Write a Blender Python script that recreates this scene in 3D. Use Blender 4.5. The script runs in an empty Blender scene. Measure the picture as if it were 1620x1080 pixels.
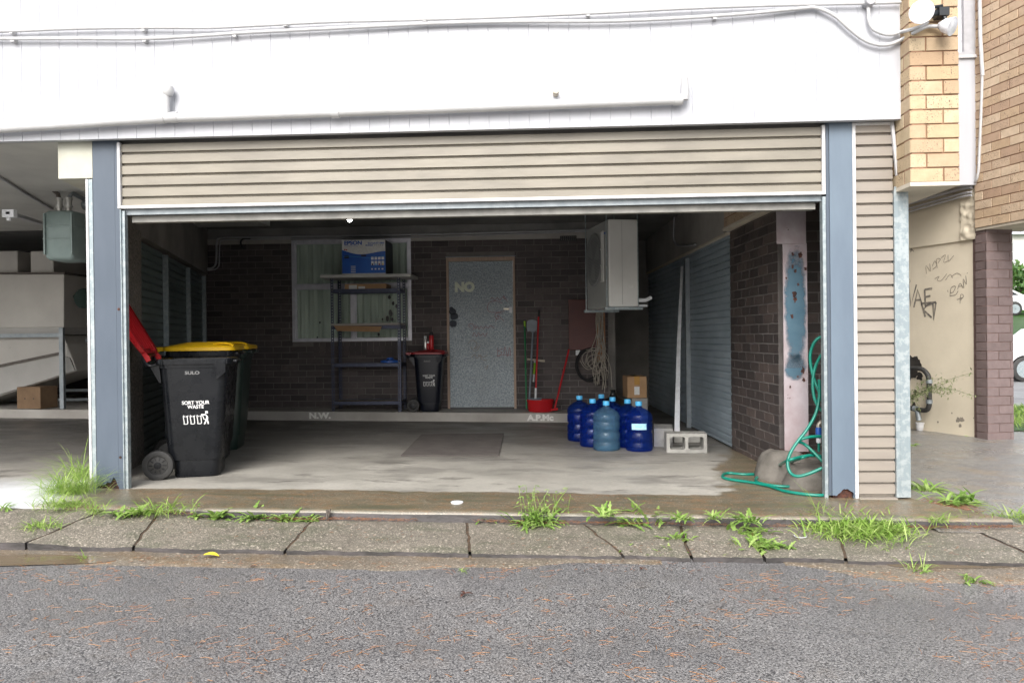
import bpy, math, random
from mathutils import Vector, Matrix, noise
rnd = random.Random(7)
R = math.radians
scn = bpy.context.scene
COL = scn.collection
# ------------------------------------------------------------------ camera
F, CX, CY, ROLL, H, HOR, YAW = 1180.0, 810.0, 540.0, .0115, 1.13, 534.0, .0485
KX = -.014                                   # the ground falls gently to the right
PITCH = math.atan((HOR-CY)/F)
def ray(px, py):
    x, y = px-CX, py-CY
    c, s = math.cos(ROLL), math.sin(ROLL)
    X, Y = x*c-y*s, x*s+y*c
    r, u = X/F, -Y/F
    cp, sp = math.cos(PITCH), math.sin(PITCH)
    u2, w2 = u*cp+sp, cp-u*sp
    c, s = math.cos(YAW), math.sin(YAW)
    return Vector((r*c-w2*s, r*s+w2*c, u2))
O = Vector((0, 0, H))
def onY(px, py, Y): d = ray(px, py); return O+d*(Y/d.y)
def onX(px, py, X): d = ray(px, py); return O+d*(X/d.x)
def onV(px, py, A, B):                       # vertical plane through ground points A, B
    d = ray(px, py); dx, dy = B[0]-A[0], B[1]-A[1]
    return O+d*((A[0]*dy-A[1]*dx)/(d.x*dy-d.y*dx))
def G(px, py, z0=0.0):
    d = ray(px, py); t = (z0-H)/(d.z-KX*d.x); return O+d*t
def gz(x, z0=0.0): return z0+KX*x
cam = bpy.data.cameras.new('camera'); co = bpy.data.objects.new('camera', cam); COL.objects.link(co); scn.camera = co
f0 = ray(CX, CY).normalized(); rt = (ray(CX+1, CY)-ray(CX, CY)).normalized(); up = rt.cross(f0)
m = Matrix((rt, up, -f0)).transposed().to_4x4(); m.translation = O; co.matrix_world = m
cam.lens = F/1620*36; cam.sensor_width = 36; cam.clip_end = 500; cam.clip_start = .05
# ------------------------------------------------------------------ materials
def nn(nt, t, **k):
    n = nt.nodes.new(t)
    for a, v in k.items():
        if a in n.inputs: n.inputs[a].default_value = v
        else: setattr(n, a, v)
    return n
MATS = {}
def newmat(name):
    mt = bpy.data.materials.new(name); mt.use_nodes = True
    nt = mt.node_tree; b = nt.nodes['Principled BSDF']; MATS[name] = mt
    return mt, nt, b
def rgba(c): return (c[0], c[1], c[2], 1)
def ramp(nt, fac, stops, interp='LINEAR'):
    r = nt.nodes.new('ShaderNodeValToRGB'); r.color_ramp.interpolation = interp
    el = r.color_ramp.elements
    while len(el) < len(stops): el.new(.5)
    for e, (p, c) in zip(el, stops):
        e.position = p; e.color = rgba(c) if not isinstance(c, (int, float)) else (c, c, c, 1)
    nt.links.new(fac, r.inputs[0]); return r.outputs[0]
def noi(nt, vec, scale, detail=4, rough=.6, w=0):
    n = nn(nt, 'ShaderNodeTexNoise'); n.inputs['Scale'].default_value = scale; n.inputs['Detail'].default_value = detail
    n.inputs['Roughness'].default_value = rough; nt.links.new(vec, n.inputs['Vector']); return n.outputs['Fac']
def vor(nt, vec, scale, feat='F1'):
    n = nn(nt, 'ShaderNodeTexVoronoi'); n.feature = feat; n.inputs['Scale'].default_value = scale
    nt.links.new(vec, n.inputs['Vector']); return n
def mix(nt, fac, a, b, mode='MIX'):
    n = nt.nodes.new('ShaderNodeMix'); n.data_type = 'RGBA'; n.blend_type = mode
    for i, v in ((0, fac), (6, a), (7, b)):
        if hasattr(v, 'links') or hasattr(v, 'is_linked'): nt.links.new(v, n.inputs[i])
        elif i == 0: n.inputs[0].default_value = v
        else: n.inputs[i].default_value = rgba(v)
    return n.outputs[2]
def math_(nt, op, a, b=0.0):
    n = nt.nodes.new('ShaderNodeMath'); n.operation = op
    for i, v in ((0, a), (1, b)):
        if hasattr(v, 'is_linked'): nt.links.new(v, n.inputs[i])
        else: n.inputs[i].default_value = v
    return n.outputs[0]
def vec(nt, kind='Object', scale=None):
    o = nn(nt, 'ShaderNodeTexCoord').outputs[kind]
    if scale:
        mp = nn(nt, 'ShaderNodeMapping'); mp.inputs['Scale'].default_value = scale; nt.links.new(o, mp.inputs[0]); return mp.outputs[0]
    return o
def bump(nt, b, h, strength, dist=.01, prev=None):
    n = nn(nt, 'ShaderNodeBump'); n.inputs['Strength'].default_value = strength; n.inputs['Distance'].default_value = dist
    nt.links.new(h, n.inputs['Height'])
    if prev: nt.links.new(prev, n.inputs['Normal'])
    nt.links.new(n.outputs[0], b.inputs['Normal']); return n.outputs[0]
def M(name, c1, c2=None, scale=6, rough=.6, metal=0, bs=0, bscale=40, stretch=None, spots=None, spec=None, r2=None, lo=.35, hi=.65):
    """base colour, second colour by noise, optional spots=(colour, scale, threshold)"""
    mt, nt, b = newmat(name); v = vec(nt, 'Object', stretch)
    b.inputs['Roughness'].default_value = rough; b.inputs['Metallic'].default_value = metal
    if spec is not None: b.inputs['Specular IOR Level'].default_value = spec
    b.inputs['Base Color'].default_value = rgba(c1)
    if c2:
        fac = ramp(nt, noi(nt, v, scale, 6), [(lo, 0), (hi, 1)])
        col = mix(nt, fac, c1, c2)
        if spots:
            sp = ramp(nt, noi(nt, v, spots[1], 5, .7), [(spots[2], 0), (spots[2]+.03, 1)]); col = mix(nt, sp, col, spots[0])
        nt.links.new(col, b.inputs['Base Color'])
        if r2 is not None:
            nt.links.new(ramp(nt, fac, [(0, rough), (1, r2)]), b.inputs['Roughness'])
    if bs: bump(nt, b, noi(nt, v, bscale, 5), bs)
    return mt
def brickmat(name, cols, mortar_dirt=None, rough=.8, spots=None, bs=.4):
    mt, nt, b = newmat(name); v = vec(nt)
    at = nn(nt, 'ShaderNodeAttribute'); at.attribute_name = 'rnd'
    c = ramp(nt, at.outputs['Fac'], [(i/(len(cols)-1), q) for i, q in enumerate(cols)])
    c = mix(nt, ramp(nt, noi(nt, v, 14, 6), [(.3, 0), (.75, .45)]), c, tuple(x*.62 for x in cols[0]))
    if spots:
        area = ramp(nt, noi(nt, v, 5, 2), [(.45, 0), (.62, 1)])
        sp = ramp(nt, noi(nt, v, 95, 2, .5), [(spots[1], 0), (spots[1]+.03, 1)])
        c = mix(nt, math_(nt, 'MULTIPLY', area, sp), c, spots[0])
    if mortar_dirt: c = mix(nt, ramp(nt, noi(nt, v, 1.3, 5), [(.45, 0), (.7, .7)]), c, mortar_dirt)
    nt.links.new(c, b.inputs['Base Color']); b.inputs['Roughness'].default_value = rough
    bump(nt, b, noi(nt, v, 110, 5, .7), bs, .006); return mt

M('white_paint', (.475, .48, .51), (.43, .44, .47), 2.2, .45, stretch=(2, 1, .25))
M('white_trim', (.60, .60, .62), (.5, .49, .48), 9, .4, bs=.05)
M('pvc', (.56, .56, .565), (.48, .48, .48), 3, .3)
M('rail_grey', (.30, .29, .265), (.2, .195, .18), 9, .6)
M('tan_sheet', (.275, .248, .20), (.205, .185, .15), 1.6, .40, stretch=(1, 1, 4), bs=.25, bscale=4, spots=((.22, .18, .14), 3.5, .68))
M('tan_sheet_side', (.30, .265, .225), (.25, .22, .19), 1.4, .45, stretch=(1, 1, 5), spots=((.27, .22, .18), 5, .69))
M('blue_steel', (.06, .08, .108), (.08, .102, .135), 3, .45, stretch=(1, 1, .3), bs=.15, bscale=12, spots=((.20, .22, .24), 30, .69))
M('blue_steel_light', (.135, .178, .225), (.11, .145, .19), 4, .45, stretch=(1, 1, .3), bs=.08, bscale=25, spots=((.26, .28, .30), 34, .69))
M('rust', (.10, .035, .02), (.02, .012, .012), 30, .9, bs=.6, bscale=60)
M('galv', (.27, .32, .34), (.38, .42, .43), 26, .5, .4, bs=.05, lo=.46, hi=.60)
M('galv_dull', (.30, .33, .35), (.22, .25, .27), 12, .5, .4)
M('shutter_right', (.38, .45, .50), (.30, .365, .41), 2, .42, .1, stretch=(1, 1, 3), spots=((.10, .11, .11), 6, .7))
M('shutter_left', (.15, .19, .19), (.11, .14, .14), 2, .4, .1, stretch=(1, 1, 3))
M('concrete_dark', (.25, .235, .215), (.15, .14, .13), 1.6, .85, bs=.3, bscale=30, spots=((.22, .19, .16), 4, .66))
M('concrete_wall', (.44, .42, .39), (.32, .30, .275), 1.8, .85, bs=.3, bscale=30, spots=((.34, .32, .29), 7, .7))
M('pebble_render', (.26, .235, .205), (.10, .09, .085), 45, .9, bs=1.0, bscale=70)
M('ceiling_dark', (.24, .235, .225), (.16, .16, .155), 2.5, .8, bs=.2, bscale=18)
M('ceiling_pale', (.55, .55, .52), (.44, .44, .42), 1.5, .7)
M('cream_paint', (.50, .50, .42), (.43, .42, .35), 4, .6, bs=.15, spots=((.08, .06, .045), 26, .73))
M('tan_render', (.66, .595, .47), (.57, .51, .40), 1.3, .75, bs=.15, bscale=14, spots=((.30, .25, .19), 9, .71))
M('cream_soffit', (.62, .56, .46), (.5, .45, .37), 3, .8)
M('mortar_dark', (.20, .185, .175), (.14, .125, .12), 5, .95, bs=.3)
M('mortar_tan', (.32, .19, .12), (.25, .14, .085), 8, .95, bs=.3)
M('mortar_maroon', (.20, .135, .125), (.14, .09, .08), 8, .95, bs=.3)
brickmat('brick_dark', [(.06, .05, .052), (.092, .077, .078), (.108, .09, .088), (.13, .108, .104)], mortar_dirt=(.06, .052, .052), rough=.75)
brickmat('brick_wall_right', [(.06, .05, .048), (.085, .068, .063), (.13, .10, .09)], rough=.5, mortar_dirt=(.028, .024, .024))
brickmat('brick_blonde', [(.46, .33, .19), (.52, .40, .25), (.56, .45, .30), (.40, .265, .16), (.53, .42, .28)], spots=((.13, .085, .06), .60), rough=.7)
brickmat('brick_blonde_far', [(.50, .36, .23), (.58, .44, .30), (.64, .51, .37), (.43, .29, .20), (.58, .45, .32)], spots=((.16, .11, .085), .60), rough=.75)
brickmat('brick_maroon', [(.155, .115, .11), (.20, .15, .145), (.18, .133, .128)], rough=.8, bs=.8)
M('timber_frame', (.46, .33, .25), (.36, .26, .20), 12, .6, stretch=(6, 6, .6))
M('aluminium', (.74, .74, .80), (.60, .60, .66), 8, .4, .3, spots=((.12, .12, .13), 20, .70))
M('curtain', (.66, .72, .65), (.50, .57, .51), 2.5, .8, stretch=(3, 1, .5), spots=((.08, .09, .07), 7, .72))
M('rack_steel', (.075, .088, .14), (.055, .062, .10), 20, .45, .3)
M('white_board', (.60, .60, .57), (.48, .48, .46), 5, .5)
M('particle_board', (.30, .25, .19), (.22, .18, .13), 30, .8)
M('cardboard', (.42, .26, .14), (.35, .21, .11), 7, .85, bs=.05)
M('cardboard_dark', (.24, .155, .09), (.19, .12, .07), 7, .85)
M('brown_tape', (.42, .22, .04), None, rough=.25)
M('label_white', (.72, .72, .70), (.6, .6, .58), 40, .5)
M('bin_black', (.006, .007, .009), (.010, .011, .013), 7, .22, r2=.34, spec=.28, bs=.05, bscale=60, spots=((.05, .05, .052), 9, .70))
M('bin_green', (.008, .022, .017), (.014, .03, .024), 5, .35, bs=.05)
M('bin_navy', (.006, .008, .015), (.011, .013, .02), 5, .3, spec=.3, bs=.05)
M('rubber', (.02, .02, .02), (.035, .034, .032), 12, .6, bs=.1)
M('yellow_plastic', (.68, .42, .008), (.60, .36, .006), 5, .35)
M('red_plastic', (.50, .014, .018), (.42, .012, .018), 5, .3)
M('red_dark_plastic', (.28, .015, .02), (.22, .012, .018), 5, .4)
M('print_white', (.78, .78, .78), None, rough=.5)
M('print_grey', (.20, .20, .20), None, rough=.5)
M('paint_pale', (.72, .76, .62), (.6, .64, .52), 25, .7)
M('stencil_grey', (.85, .84, .80), (.72, .71, .67), 18, .8)
M('graffiti_red', (.27, .13, .15), None, rough=.7)
M('graffiti_pale', (.26, .23, .20), None, rough=.7)
M('graffiti_black', (.09, .085, .08), (.26, .23, .19), 22, .6)
M('graffiti_grey', (.20, .18, .15), (.30, .26, .21), 20, .7)
M('graffiti_teal', (.25, .42, .42), (.45, .45, .36), 20, .7)
M('box_blue', (.012, .075, .36), (.02, .13, .52), 2.5, .35)
M('box_side', (.05, .055, .075), (.035, .035, .045), 5, .5)
M('box_black', (.012, .012, .016), None, rough=.4)
M('cyan_print', (.08, .42, .75), None, rough=.4)
M('yellow_print', (.8, .6, .05), None, rough=.4)
M('green_plastic', (.01, .16, .06), None, rough=.4)
M('lime_plastic', (.25, .5, .03), None, rough=.4)
M('grey_plastic', (.20, .23, .27), (.15, .17, .2), 9, .5)
M('blue_plastic', (.02, .10, .42), None, rough=.35)
M('meter_board', (.10, .028, .024), (.075, .022, .02), 4, .55)
M('ac_side', (.66, .66, .64), (.59, .59, .57), 2, .4)
M('ac_front', (.42, .435, .42), (.36, .37, .36), 2, .45)
M('ac_grille', (.24, .25, .25), None, rough=.5)
M('ac_dark', (.035, .037, .04), None, rough=.6)
M('copper_tape', (.42, .20, .09), (.3, .14, .07), 20, .5)
M('cable_pale', (.42, .38, .32), (.30, .27, .23), 30, .6)
M('cable_black', (.012, .012, .014), None, rough=.45)
M('conduit_grey', (.44, .44, .46), (.36, .36, .38), 9, .5)
M('breeze_block', (.34, .335, .31), (.25, .245, .23), 9, .9, bs=.6, bscale=80)
M('black_bag', (.012, .014, .014), None, rough=.25, bs=.8, bscale=18)
M('pink_steel', (.42, .375, .40), (.30, .23, .235), 3.5, .6, bs=.1, spots=((.06, .025, .02), 17, .665))
M('mound_concrete', (.17, .155, .135), (.075, .068, .058), 5, .85, bs=.7, bscale=18)
M('hose_green', (.006, .20, .145), (.005, .15, .11), 8, .28)
M('brass', (.5, .45, .38), None, rough=.4, metal=.6)
M('meter_grey', (.24, .31, .30), (.20, .26, .25), 5, .45, bs=.05)
M('pipe_dark', (.12, .105, .09), (.07, .055, .045), 14, .6)
M('steel_shiny', (.6, .6, .58), None, rough=.3, metal=.8)
M('boat_white', (.52, .50, .46), (.44, .42, .39), 1.6, .45, spots=((.3, .28, .25), 6, .70))
M('boat_white_side', (.44, .43, .41), (.36, .35, .33), 1.6, .5)
M('cloth_green', (.015, .03, .025), None, rough=.9)
M('lamp_glass', (.85, .85, .88), (.6, .6, .64), 18, .12)
M('lamp_black', (.015, .017, .02), None, rough=.4)
M('lid_white', (.75, .77, .80), (.6, .62, .64), 12, .5)
M('bitumen', (.02, .018, .017), (.05, .045, .04), 10, .5)
M('leaf_dry', (.30, .13, .06), (.18, .08, .05), 30, .8)
M('dirt_needles', (.12, .075, .045), (.05, .04, .028), 40, .95, bs=1, bscale=90)
M('car_white', (.75, .75, .76), None, rough=.2)
M('car_glass', (.03, .035, .04), None, rough=.08)
M('house_white', (.74, .72, .68), None, rough=.7)
M('roof_grey', (.45, .46, .48), None, rough=.6)
M('bark', (.12, .09, .06), (.07, .05, .035), 20, .9)
def leafmat(name, a, b_, c):
    mt, nt, b = newmat(name); at = nn(nt, 'ShaderNodeAttribute'); at.attribute_name = 'rnd'
    nt.links.new(ramp(nt, at.outputs['Fac'], [(0, a), (.5, b_), (1, c)]), b.inputs['Base Color'])
    b.inputs['Roughness'].default_value = .45
    tr = nn(nt, 'ShaderNodeBsdfTranslucent'); nt.links.new(ramp(nt, at.outputs['Fac'], [(0, a), (.5, b_), (1, c)]), tr.inputs[0])
    mx = nn(nt, 'ShaderNodeMixShader'); mx.inputs[0].default_value = .35
    nt.links.new(b.outputs[0], mx.inputs[1]); nt.links.new(tr.outputs[0], mx.inputs[2])
    nt.links.new(mx.outputs[0], nt.nodes['Material Output'].inputs[0])
leafmat('weed', (.16, .29, .05), (.27, .42, .10), (.40, .53, .17))
leafmat('grass', (.18, .32, .05), (.30, .46, .09), (.46, .56, .20))
leafmat('sprig', (.12, .17, .06), (.22, .28, .11), (.38, .40, .22))
leafmat('needle', (.46, .18, .045), (.60, .28, .085), (.34, .11, .04))
leafmat('needle_dark', (.22, .095, .045), (.34, .16, .075), (.14, .06, .035))
leafmat('bush', (.05, .12, .03), (.09, .19, .045), (.15, .26, .06))
# special ones
mt, nt, b = newmat('floor_concrete')
v = vec(nt); sx = nn(nt, 'ShaderNodeSeparateXYZ'); nt.links.new(v, sx.inputs[0])
base = mix(nt, ramp(nt, noi(nt, v, 1.1, 6, .6), [(.3, 0), (.7, 1)]), (.46, .435, .385), (.30, .285, .25))
vs = vec(nt, 'Object', (.75, 1.3, 1))
base = mix(nt, ramp(nt, noi(nt, vs, 1.5, 7, .65), [(.5, 0), (.60, .75)]), base, (.205, .192, .17))
base = mix(nt, ramp(nt, noi(nt, vec(nt, 'Object', (.6, 1.7, 1)), 2.7, 5, .7), [(.57, 0), (.64, .75)]), base, (.13, .12, .105))
base = mix(nt, ramp(nt, noi(nt, v, 40, 4), [(.4, 0), (.75, .35)]), base, (.22, .21, .19))
# shade deepening towards the back of the garage, painted into the floor colour
depth_shade = ramp(nt, math_(nt, 'ADD', sx.outputs[1], math_(nt, 'MULTIPLY', noi(nt, v, .8, 4), 2.2)), [(.0, 0), (1, 0)])
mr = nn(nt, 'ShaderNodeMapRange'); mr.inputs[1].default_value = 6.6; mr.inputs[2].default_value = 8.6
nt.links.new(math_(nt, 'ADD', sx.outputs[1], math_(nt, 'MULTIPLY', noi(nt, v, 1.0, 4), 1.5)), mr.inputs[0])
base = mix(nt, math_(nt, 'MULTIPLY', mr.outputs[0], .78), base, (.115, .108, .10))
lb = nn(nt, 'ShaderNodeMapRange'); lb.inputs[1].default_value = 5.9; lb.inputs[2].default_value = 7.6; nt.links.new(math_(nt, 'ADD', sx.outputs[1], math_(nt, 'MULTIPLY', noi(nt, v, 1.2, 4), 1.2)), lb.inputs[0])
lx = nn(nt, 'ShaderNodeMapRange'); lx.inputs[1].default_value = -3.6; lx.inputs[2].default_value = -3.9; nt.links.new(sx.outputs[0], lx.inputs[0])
base = mix(nt, math_(nt, 'MULTIPLY', math_(nt, 'MULTIPLY', lb.outputs[0], lx.outputs[0]), .8), base, (.05, .047, .044))   # deep shadow of the left bay, blended into the base colour
# damp: outside the slab edge and in the right corner
wl = math_(nt, 'ADD', sx.outputs[1], math_(nt, 'MULTIPLY', math_(nt, 'SUBTRACT', noi(nt, vec(nt, 'Object', (1, .4, 1)), 2.0, 5), .5), .26))
mr = nn(nt, 'ShaderNodeMapRange'); mr.inputs[1].default_value = 5.43; mr.inputs[2].default_value = 5.40; nt.links.new(wl, mr.inputs[0])
dampx = math_(nt, 'ADD', math_(nt, 'SUBTRACT', math_(nt, 'MULTIPLY', sx.outputs[0], 1.25), math_(nt, 'MULTIPLY', math_(nt, 'SUBTRACT', sx.outputs[1], 5.4), .28)), math_(nt, 'MULTIPLY', math_(nt, 'SUBTRACT', noi(nt, v, 1.9, 4), .5), 1.0))
mr2 = nn(nt, 'ShaderNodeMapRange'); mr2.inputs[1].default_value = 1.50; mr2.inputs[2].default_value = 1.60; nt.links.new(dampx, mr2.inputs[0])
leftdry = nn(nt, 'ShaderNodeMapRange'); leftdry.inputs[1].default_value = -3.35; leftdry.inputs[2].default_value = -3.25; nt.links.new(sx.outputs[0], leftdry.inputs[0])
damp0 = math_(nt, 'MULTIPLY', mr.outputs[0], leftdry.outputs[0])
damp = math_(nt, 'MAXIMUM', damp0, mr2.outputs[0])
mud = mix(nt, ramp(nt, noi(nt, vec(nt, 'Object', (.6, 3, 1)), 4, 6, .7), [(.35, 0), (.65, 1)]), (.235, .185, .12), (.13, .122, .09))
mud = mix(nt, ramp(nt, noi(nt, v, 60, 5, .8), [(.42, 0), (.62, .7)]), mud, (.065, .058, .042))
for sc_, th_ in ((60, .60), (105, .55)):
    peb = vor(nt, v, sc_); pf = ramp(nt, peb.outputs['Distance'], [(.24, 1), (.36, 0)]); sel = ramp(nt, peb.outputs['Color'], [(th_, 0), (th_+.04, 1)])
    mud = mix(nt, math_(nt, 'MULTIPLY', math_(nt, 'MULTIPLY', pf, sel), .7), mud, (.40, .34, .26))
mud = mix(nt, ramp(nt, noi(nt, vec(nt, 'Object', (.8, 2.5, 1)), 8, 6, .75), [(.50, 0), (.62, .6)]), mud, (.25, .135, .06))
mud = mix(nt, ramp(nt, noi(nt, vec(nt, 'Object', (.5, 2.5, 1)), 2.2, 5, .7), [(.50, 0), (.60, .6)]), mud, (.085, .09, .055))
nosing = nn(nt, 'ShaderNodeMapRange'); nosing.inputs[1].default_value = 4.875; nosing.inputs[2].default_value = 4.835; nt.links.new(math_(nt, 'ADD', sx.outputs[1], math_(nt, 'MULTIPLY', math_(nt, 'SUBTRACT', noi(nt, v, 8, 4), .5), .05)), nosing.inputs[0])
mud = mix(nt, math_(nt, 'MULTIPLY', nosing.outputs[0], .35), mud, (.30, .28, .25))
base = mix(nt, damp, base, mud)
lime = nn(nt, 'ShaderNodeMapRange'); lime.inputs[1].default_value = 3.42; lime.inputs[2].default_value = 3.52    # limewashed patch at the left
nt.links.new(math_(nt, 'ADD', math_(nt, 'MULTIPLY', sx.outputs[0], -1.0), math_(nt, 'MULTIPLY', math_(nt, 'SUBTRACT', noi(nt, v, 3, 5), .5), .35)), lime.inputs[0])
limy = nn(nt, 'ShaderNodeMapRange'); limy.inputs[1].default_value = 5.75; limy.inputs[2].default_value = 5.35; nt.links.new(math_(nt, 'ADD', sx.outputs[1], math_(nt, 'MULTIPLY', math_(nt, 'SUBTRACT', noi(nt, v, 2.2, 5), .5), .7)), limy.inputs[0])
base = mix(nt, math_(nt, 'MULTIPLY', math_(nt, 'MULTIPLY', lime.outputs[0], limy.outputs[0]), .85), base, (.66, .68, .70))
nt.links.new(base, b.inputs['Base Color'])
nt.links.new(mix(nt, damp, ramp(nt, noi(nt, vs, 2, 4), [(.35, .75), (.62, .38)]), (.36, .36, .36)), b.inputs['Roughness'])
bump(nt, b, noi(nt, v, 26, 8, .7), .25, .008)

def aggregate(name, a, b_, pebble, scale, wet=.45, bs=.5, psel=.55, stain=None):
    mt, nt, b = newmat(name); v = vec(nt)
    base = mix(nt, ramp(nt, noi(nt, v, 1.7, 7, .7), [(.35, 0), (.65, 1)]), a, b_)
    base = mix(nt, ramp(nt, noi(nt, v, 13, 6, .7), [(.42, 0), (.66, .6)]), base, tuple(x*.42 for x in a))
    base = mix(nt, ramp(nt, noi(nt, v, 70, 4, .8), [(.40, 0), (.62, .75)]), base, tuple(x*.38 for x in a))
    if stain: base = mix(nt, ramp(nt, noi(nt, vec(nt, 'Object', (1, 2, 1)), 3.1, 5, .7), [(.50, 0), (.62, .75)]), base, stain)
    for sc, th, am in ((scale, psel+.20, .65), (scale*1.7, psel, .55), (scale*2.6, psel, .5)):
        p = vor(nt, v, sc); pf = ramp(nt, p.outputs['Distance'], [(.26, 1), (.38, 0)])
        sel = ramp(nt, p.outputs['Color'], [(th-.12, 0), (th-.08, 1)])
        base = mix(nt, math_(nt, 'MULTIPLY', math_(nt, 'MULTIPLY', pf, sel), am), base, mix(nt, ramp(nt, p.outputs['Color'], [(.5, 0), (.9, 1)]), tuple(x*.62 for x in pebble), pebble))
    nt.links.new(base, b.inputs['Base Color'])
    nt.links.new(ramp(nt, noi(nt, v, 1.6, 5), [(.35, wet+.25), (.6, wet)]), b.inputs['Roughness'])
    p = vor(nt, v, scale*1.3); bump(nt, b, math_(nt, 'ADD', math_(nt, 'MULTIPLY', p.outputs['Distance'], .6), noi(nt, v, scale*1.5, 5, .7)), bs, .008)
aggregate('strip_concrete', (.27, .24, .195), (.215, .195, .16), (.66, .58, .48), 44, .42, .8, .62, (.12, .12, .085))
aggregate('gutter_concrete', (.26, .22, .175), (.20, .17, .13), (.58, .50, .40), 44, .28, .5, .6, (.17, .12, .07))
mt, nt, b = newmat('asphalt'); v = vec(nt)
p = vor(nt, v, 210); p2 = vor(nt, v, 115)
st = [(.08, (.115, .110, .110)), (.38, (.195, .189, .188)), (.68, (.275, .267, .264)), (.95, (.50, .485, .475))]
c = mix(nt, .5, ramp(nt, p.outputs['Color'], st), ramp(nt, p2.outputs['Color'], st))
c = mix(nt, ramp(nt, p2.outputs['Distance'], [(.50, 0), (.75, .85)]), c, (.03, .03, .033))
c = mix(nt, ramp(nt, noi(nt, v, .9, 6, .65), [(.35, 0), (.7, .35)]), c, (.085, .085, .092))
c = mix(nt, ramp(nt, noi(nt, v, 6, 6, .7), [(.52, 0), (.72, .35)]), c, (.16, .135, .115))
c = mix(nt, ramp(nt, noi(nt, vec(nt, 'Object', (.35, 1.6, 1)), 1.0, 5, .6), [(.45, 0), (.70, .5)]), c, (.10, .098, .10))
nt.links.new(c, b.inputs['Base Color'])
nt.links.new(ramp(nt, noi(nt, v, .8, 5), [(.35, .5), (.62, .32)]), b.inputs['Roughness'])
hh = math_(nt, 'ADD', math_(nt, 'MULTIPLY', p2.outputs['Distance'], -1.0), math_(nt, 'MULTIPLY', p.outputs['Distance'], -.5))
bump(nt, b, hh, .6, .005)
mt, nt, b = newmat('door_speckle'); v = vec(nt)
c = mix(nt, ramp(nt, noi(nt, v, 48, 4, .85), [(.42, 0), (.58, 1)]), (.19, .23, .26), (.43, .49, .53))
c = mix(nt, ramp(nt, noi(nt, v, 2.0, 4, .6), [(.4, 0), (.75, .5)]), c, (.24, .265, .275))
nt.links.new(c, b.inputs['Base Color']); b.inputs['Roughness'].default_value = .5
mt, nt, b = newmat('mat_rubber'); v = vec(nt)
c = mix(nt, ramp(nt, noi(nt, v, 5, 6, .7), [(.35, 0), (.7, 1)]), (.075, .065, .06), (.125, .11, .10))
nt.links.new(c, b.inputs['Base Color']); b.inputs['Roughness'].default_value = .85; bump(nt, b, noi(nt, v, 160, 3), .6, .004)
def glassy(name, col, rough=.06, alpha=.4, tint=None):
    mt, nt, b = newmat(name)
    b.inputs['Base Color'].default_value = rgba(col); b.inputs['Roughness'].default_value = rough
    tr = nn(nt, 'ShaderNodeBsdfTransparent'); tr.inputs[0].default_value = rgba(tint or (1, 1, 1))
    mx = nn(nt, 'ShaderNodeMixShader'); mx.inputs[0].default_value = alpha
    nt.links.new(tr.outputs[0], mx.inputs[1]); nt.links.new(b.outputs[0], mx.inputs[2])
    nt.links.new(mx.outputs[0], nt.nodes['Material Output'].inputs[0])
glassy('window_glass', (.03, .04, .04), .04, .04, (.97, .99, .98))
glassy('bottle_blue', (.008, .03, .17), .05, .28, (.33, .48, .92))
glassy('bottle_clear', (.10, .20, .28), .09, .30, (.50, .72, .86))
mt, nt, b = newmat('water_film'); b.inputs['Base Color'].default_value = (.17, .13, .085, 1); b.inputs['Roughness'].default_value = .10
def spray(name, c1, c2, hard=.55, grain=30):       # spray paint: dense in the middle, speckled soft edge
    mt, nt, b = newmat(name); v = vec(nt); g = nn(nt, 'ShaderNodeTexCoord').outputs['Generated']
    sx = nn(nt, 'ShaderNodeSeparateXYZ'); nt.links.new(g, sx.inputs[0])
    dx = math_(nt, 'POWER', math_(nt, 'ABSOLUTE', math_(nt, 'SUBTRACT', sx.outputs[0], .5)), 2.4); dz = math_(nt, 'POWER', math_(nt, 'ABSOLUTE', math_(nt, 'SUBTRACT', sx.outputs[2], .5)), 2.4)
    d = math_(nt, 'POWER', math_(nt, 'ADD', dx, dz), 1/2.4)
    d = math_(nt, 'ADD', d, math_(nt, 'MULTIPLY', math_(nt, 'SUBTRACT', noi(nt, v, 14, 5, .65), .5), .35))
    nt.links.new(ramp(nt, d, [(.30, hard), (.38, hard*.85), (.50, 0)]), b.inputs['Alpha'])
    nt.links.new(mix(nt, noi(nt, v, 8, 5), c1, c2), b.inputs['Base Color']); b.inputs['Roughness'].default_value = .65
spray('blue_spray', (.025, .095, .15), (.09, .18, .24), .80)
spray('spray_navy', (.02, .025, .04), (.05, .06, .08), .95)
mt, nt, b = newmat('lamp_on'); b.inputs['Emission Color'].default_value = (1, .97, .92, 1); b.inputs['Emission Strength'].default_value = 12
M('damp_shadow_edge', (.085, .075, .075), (.03, .028, .026), 9, .6, bs=.6, bscale=50, stretch=(.5, 1, 1))  # damp grime, with the shadow line under the edges painted into its colour
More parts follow.
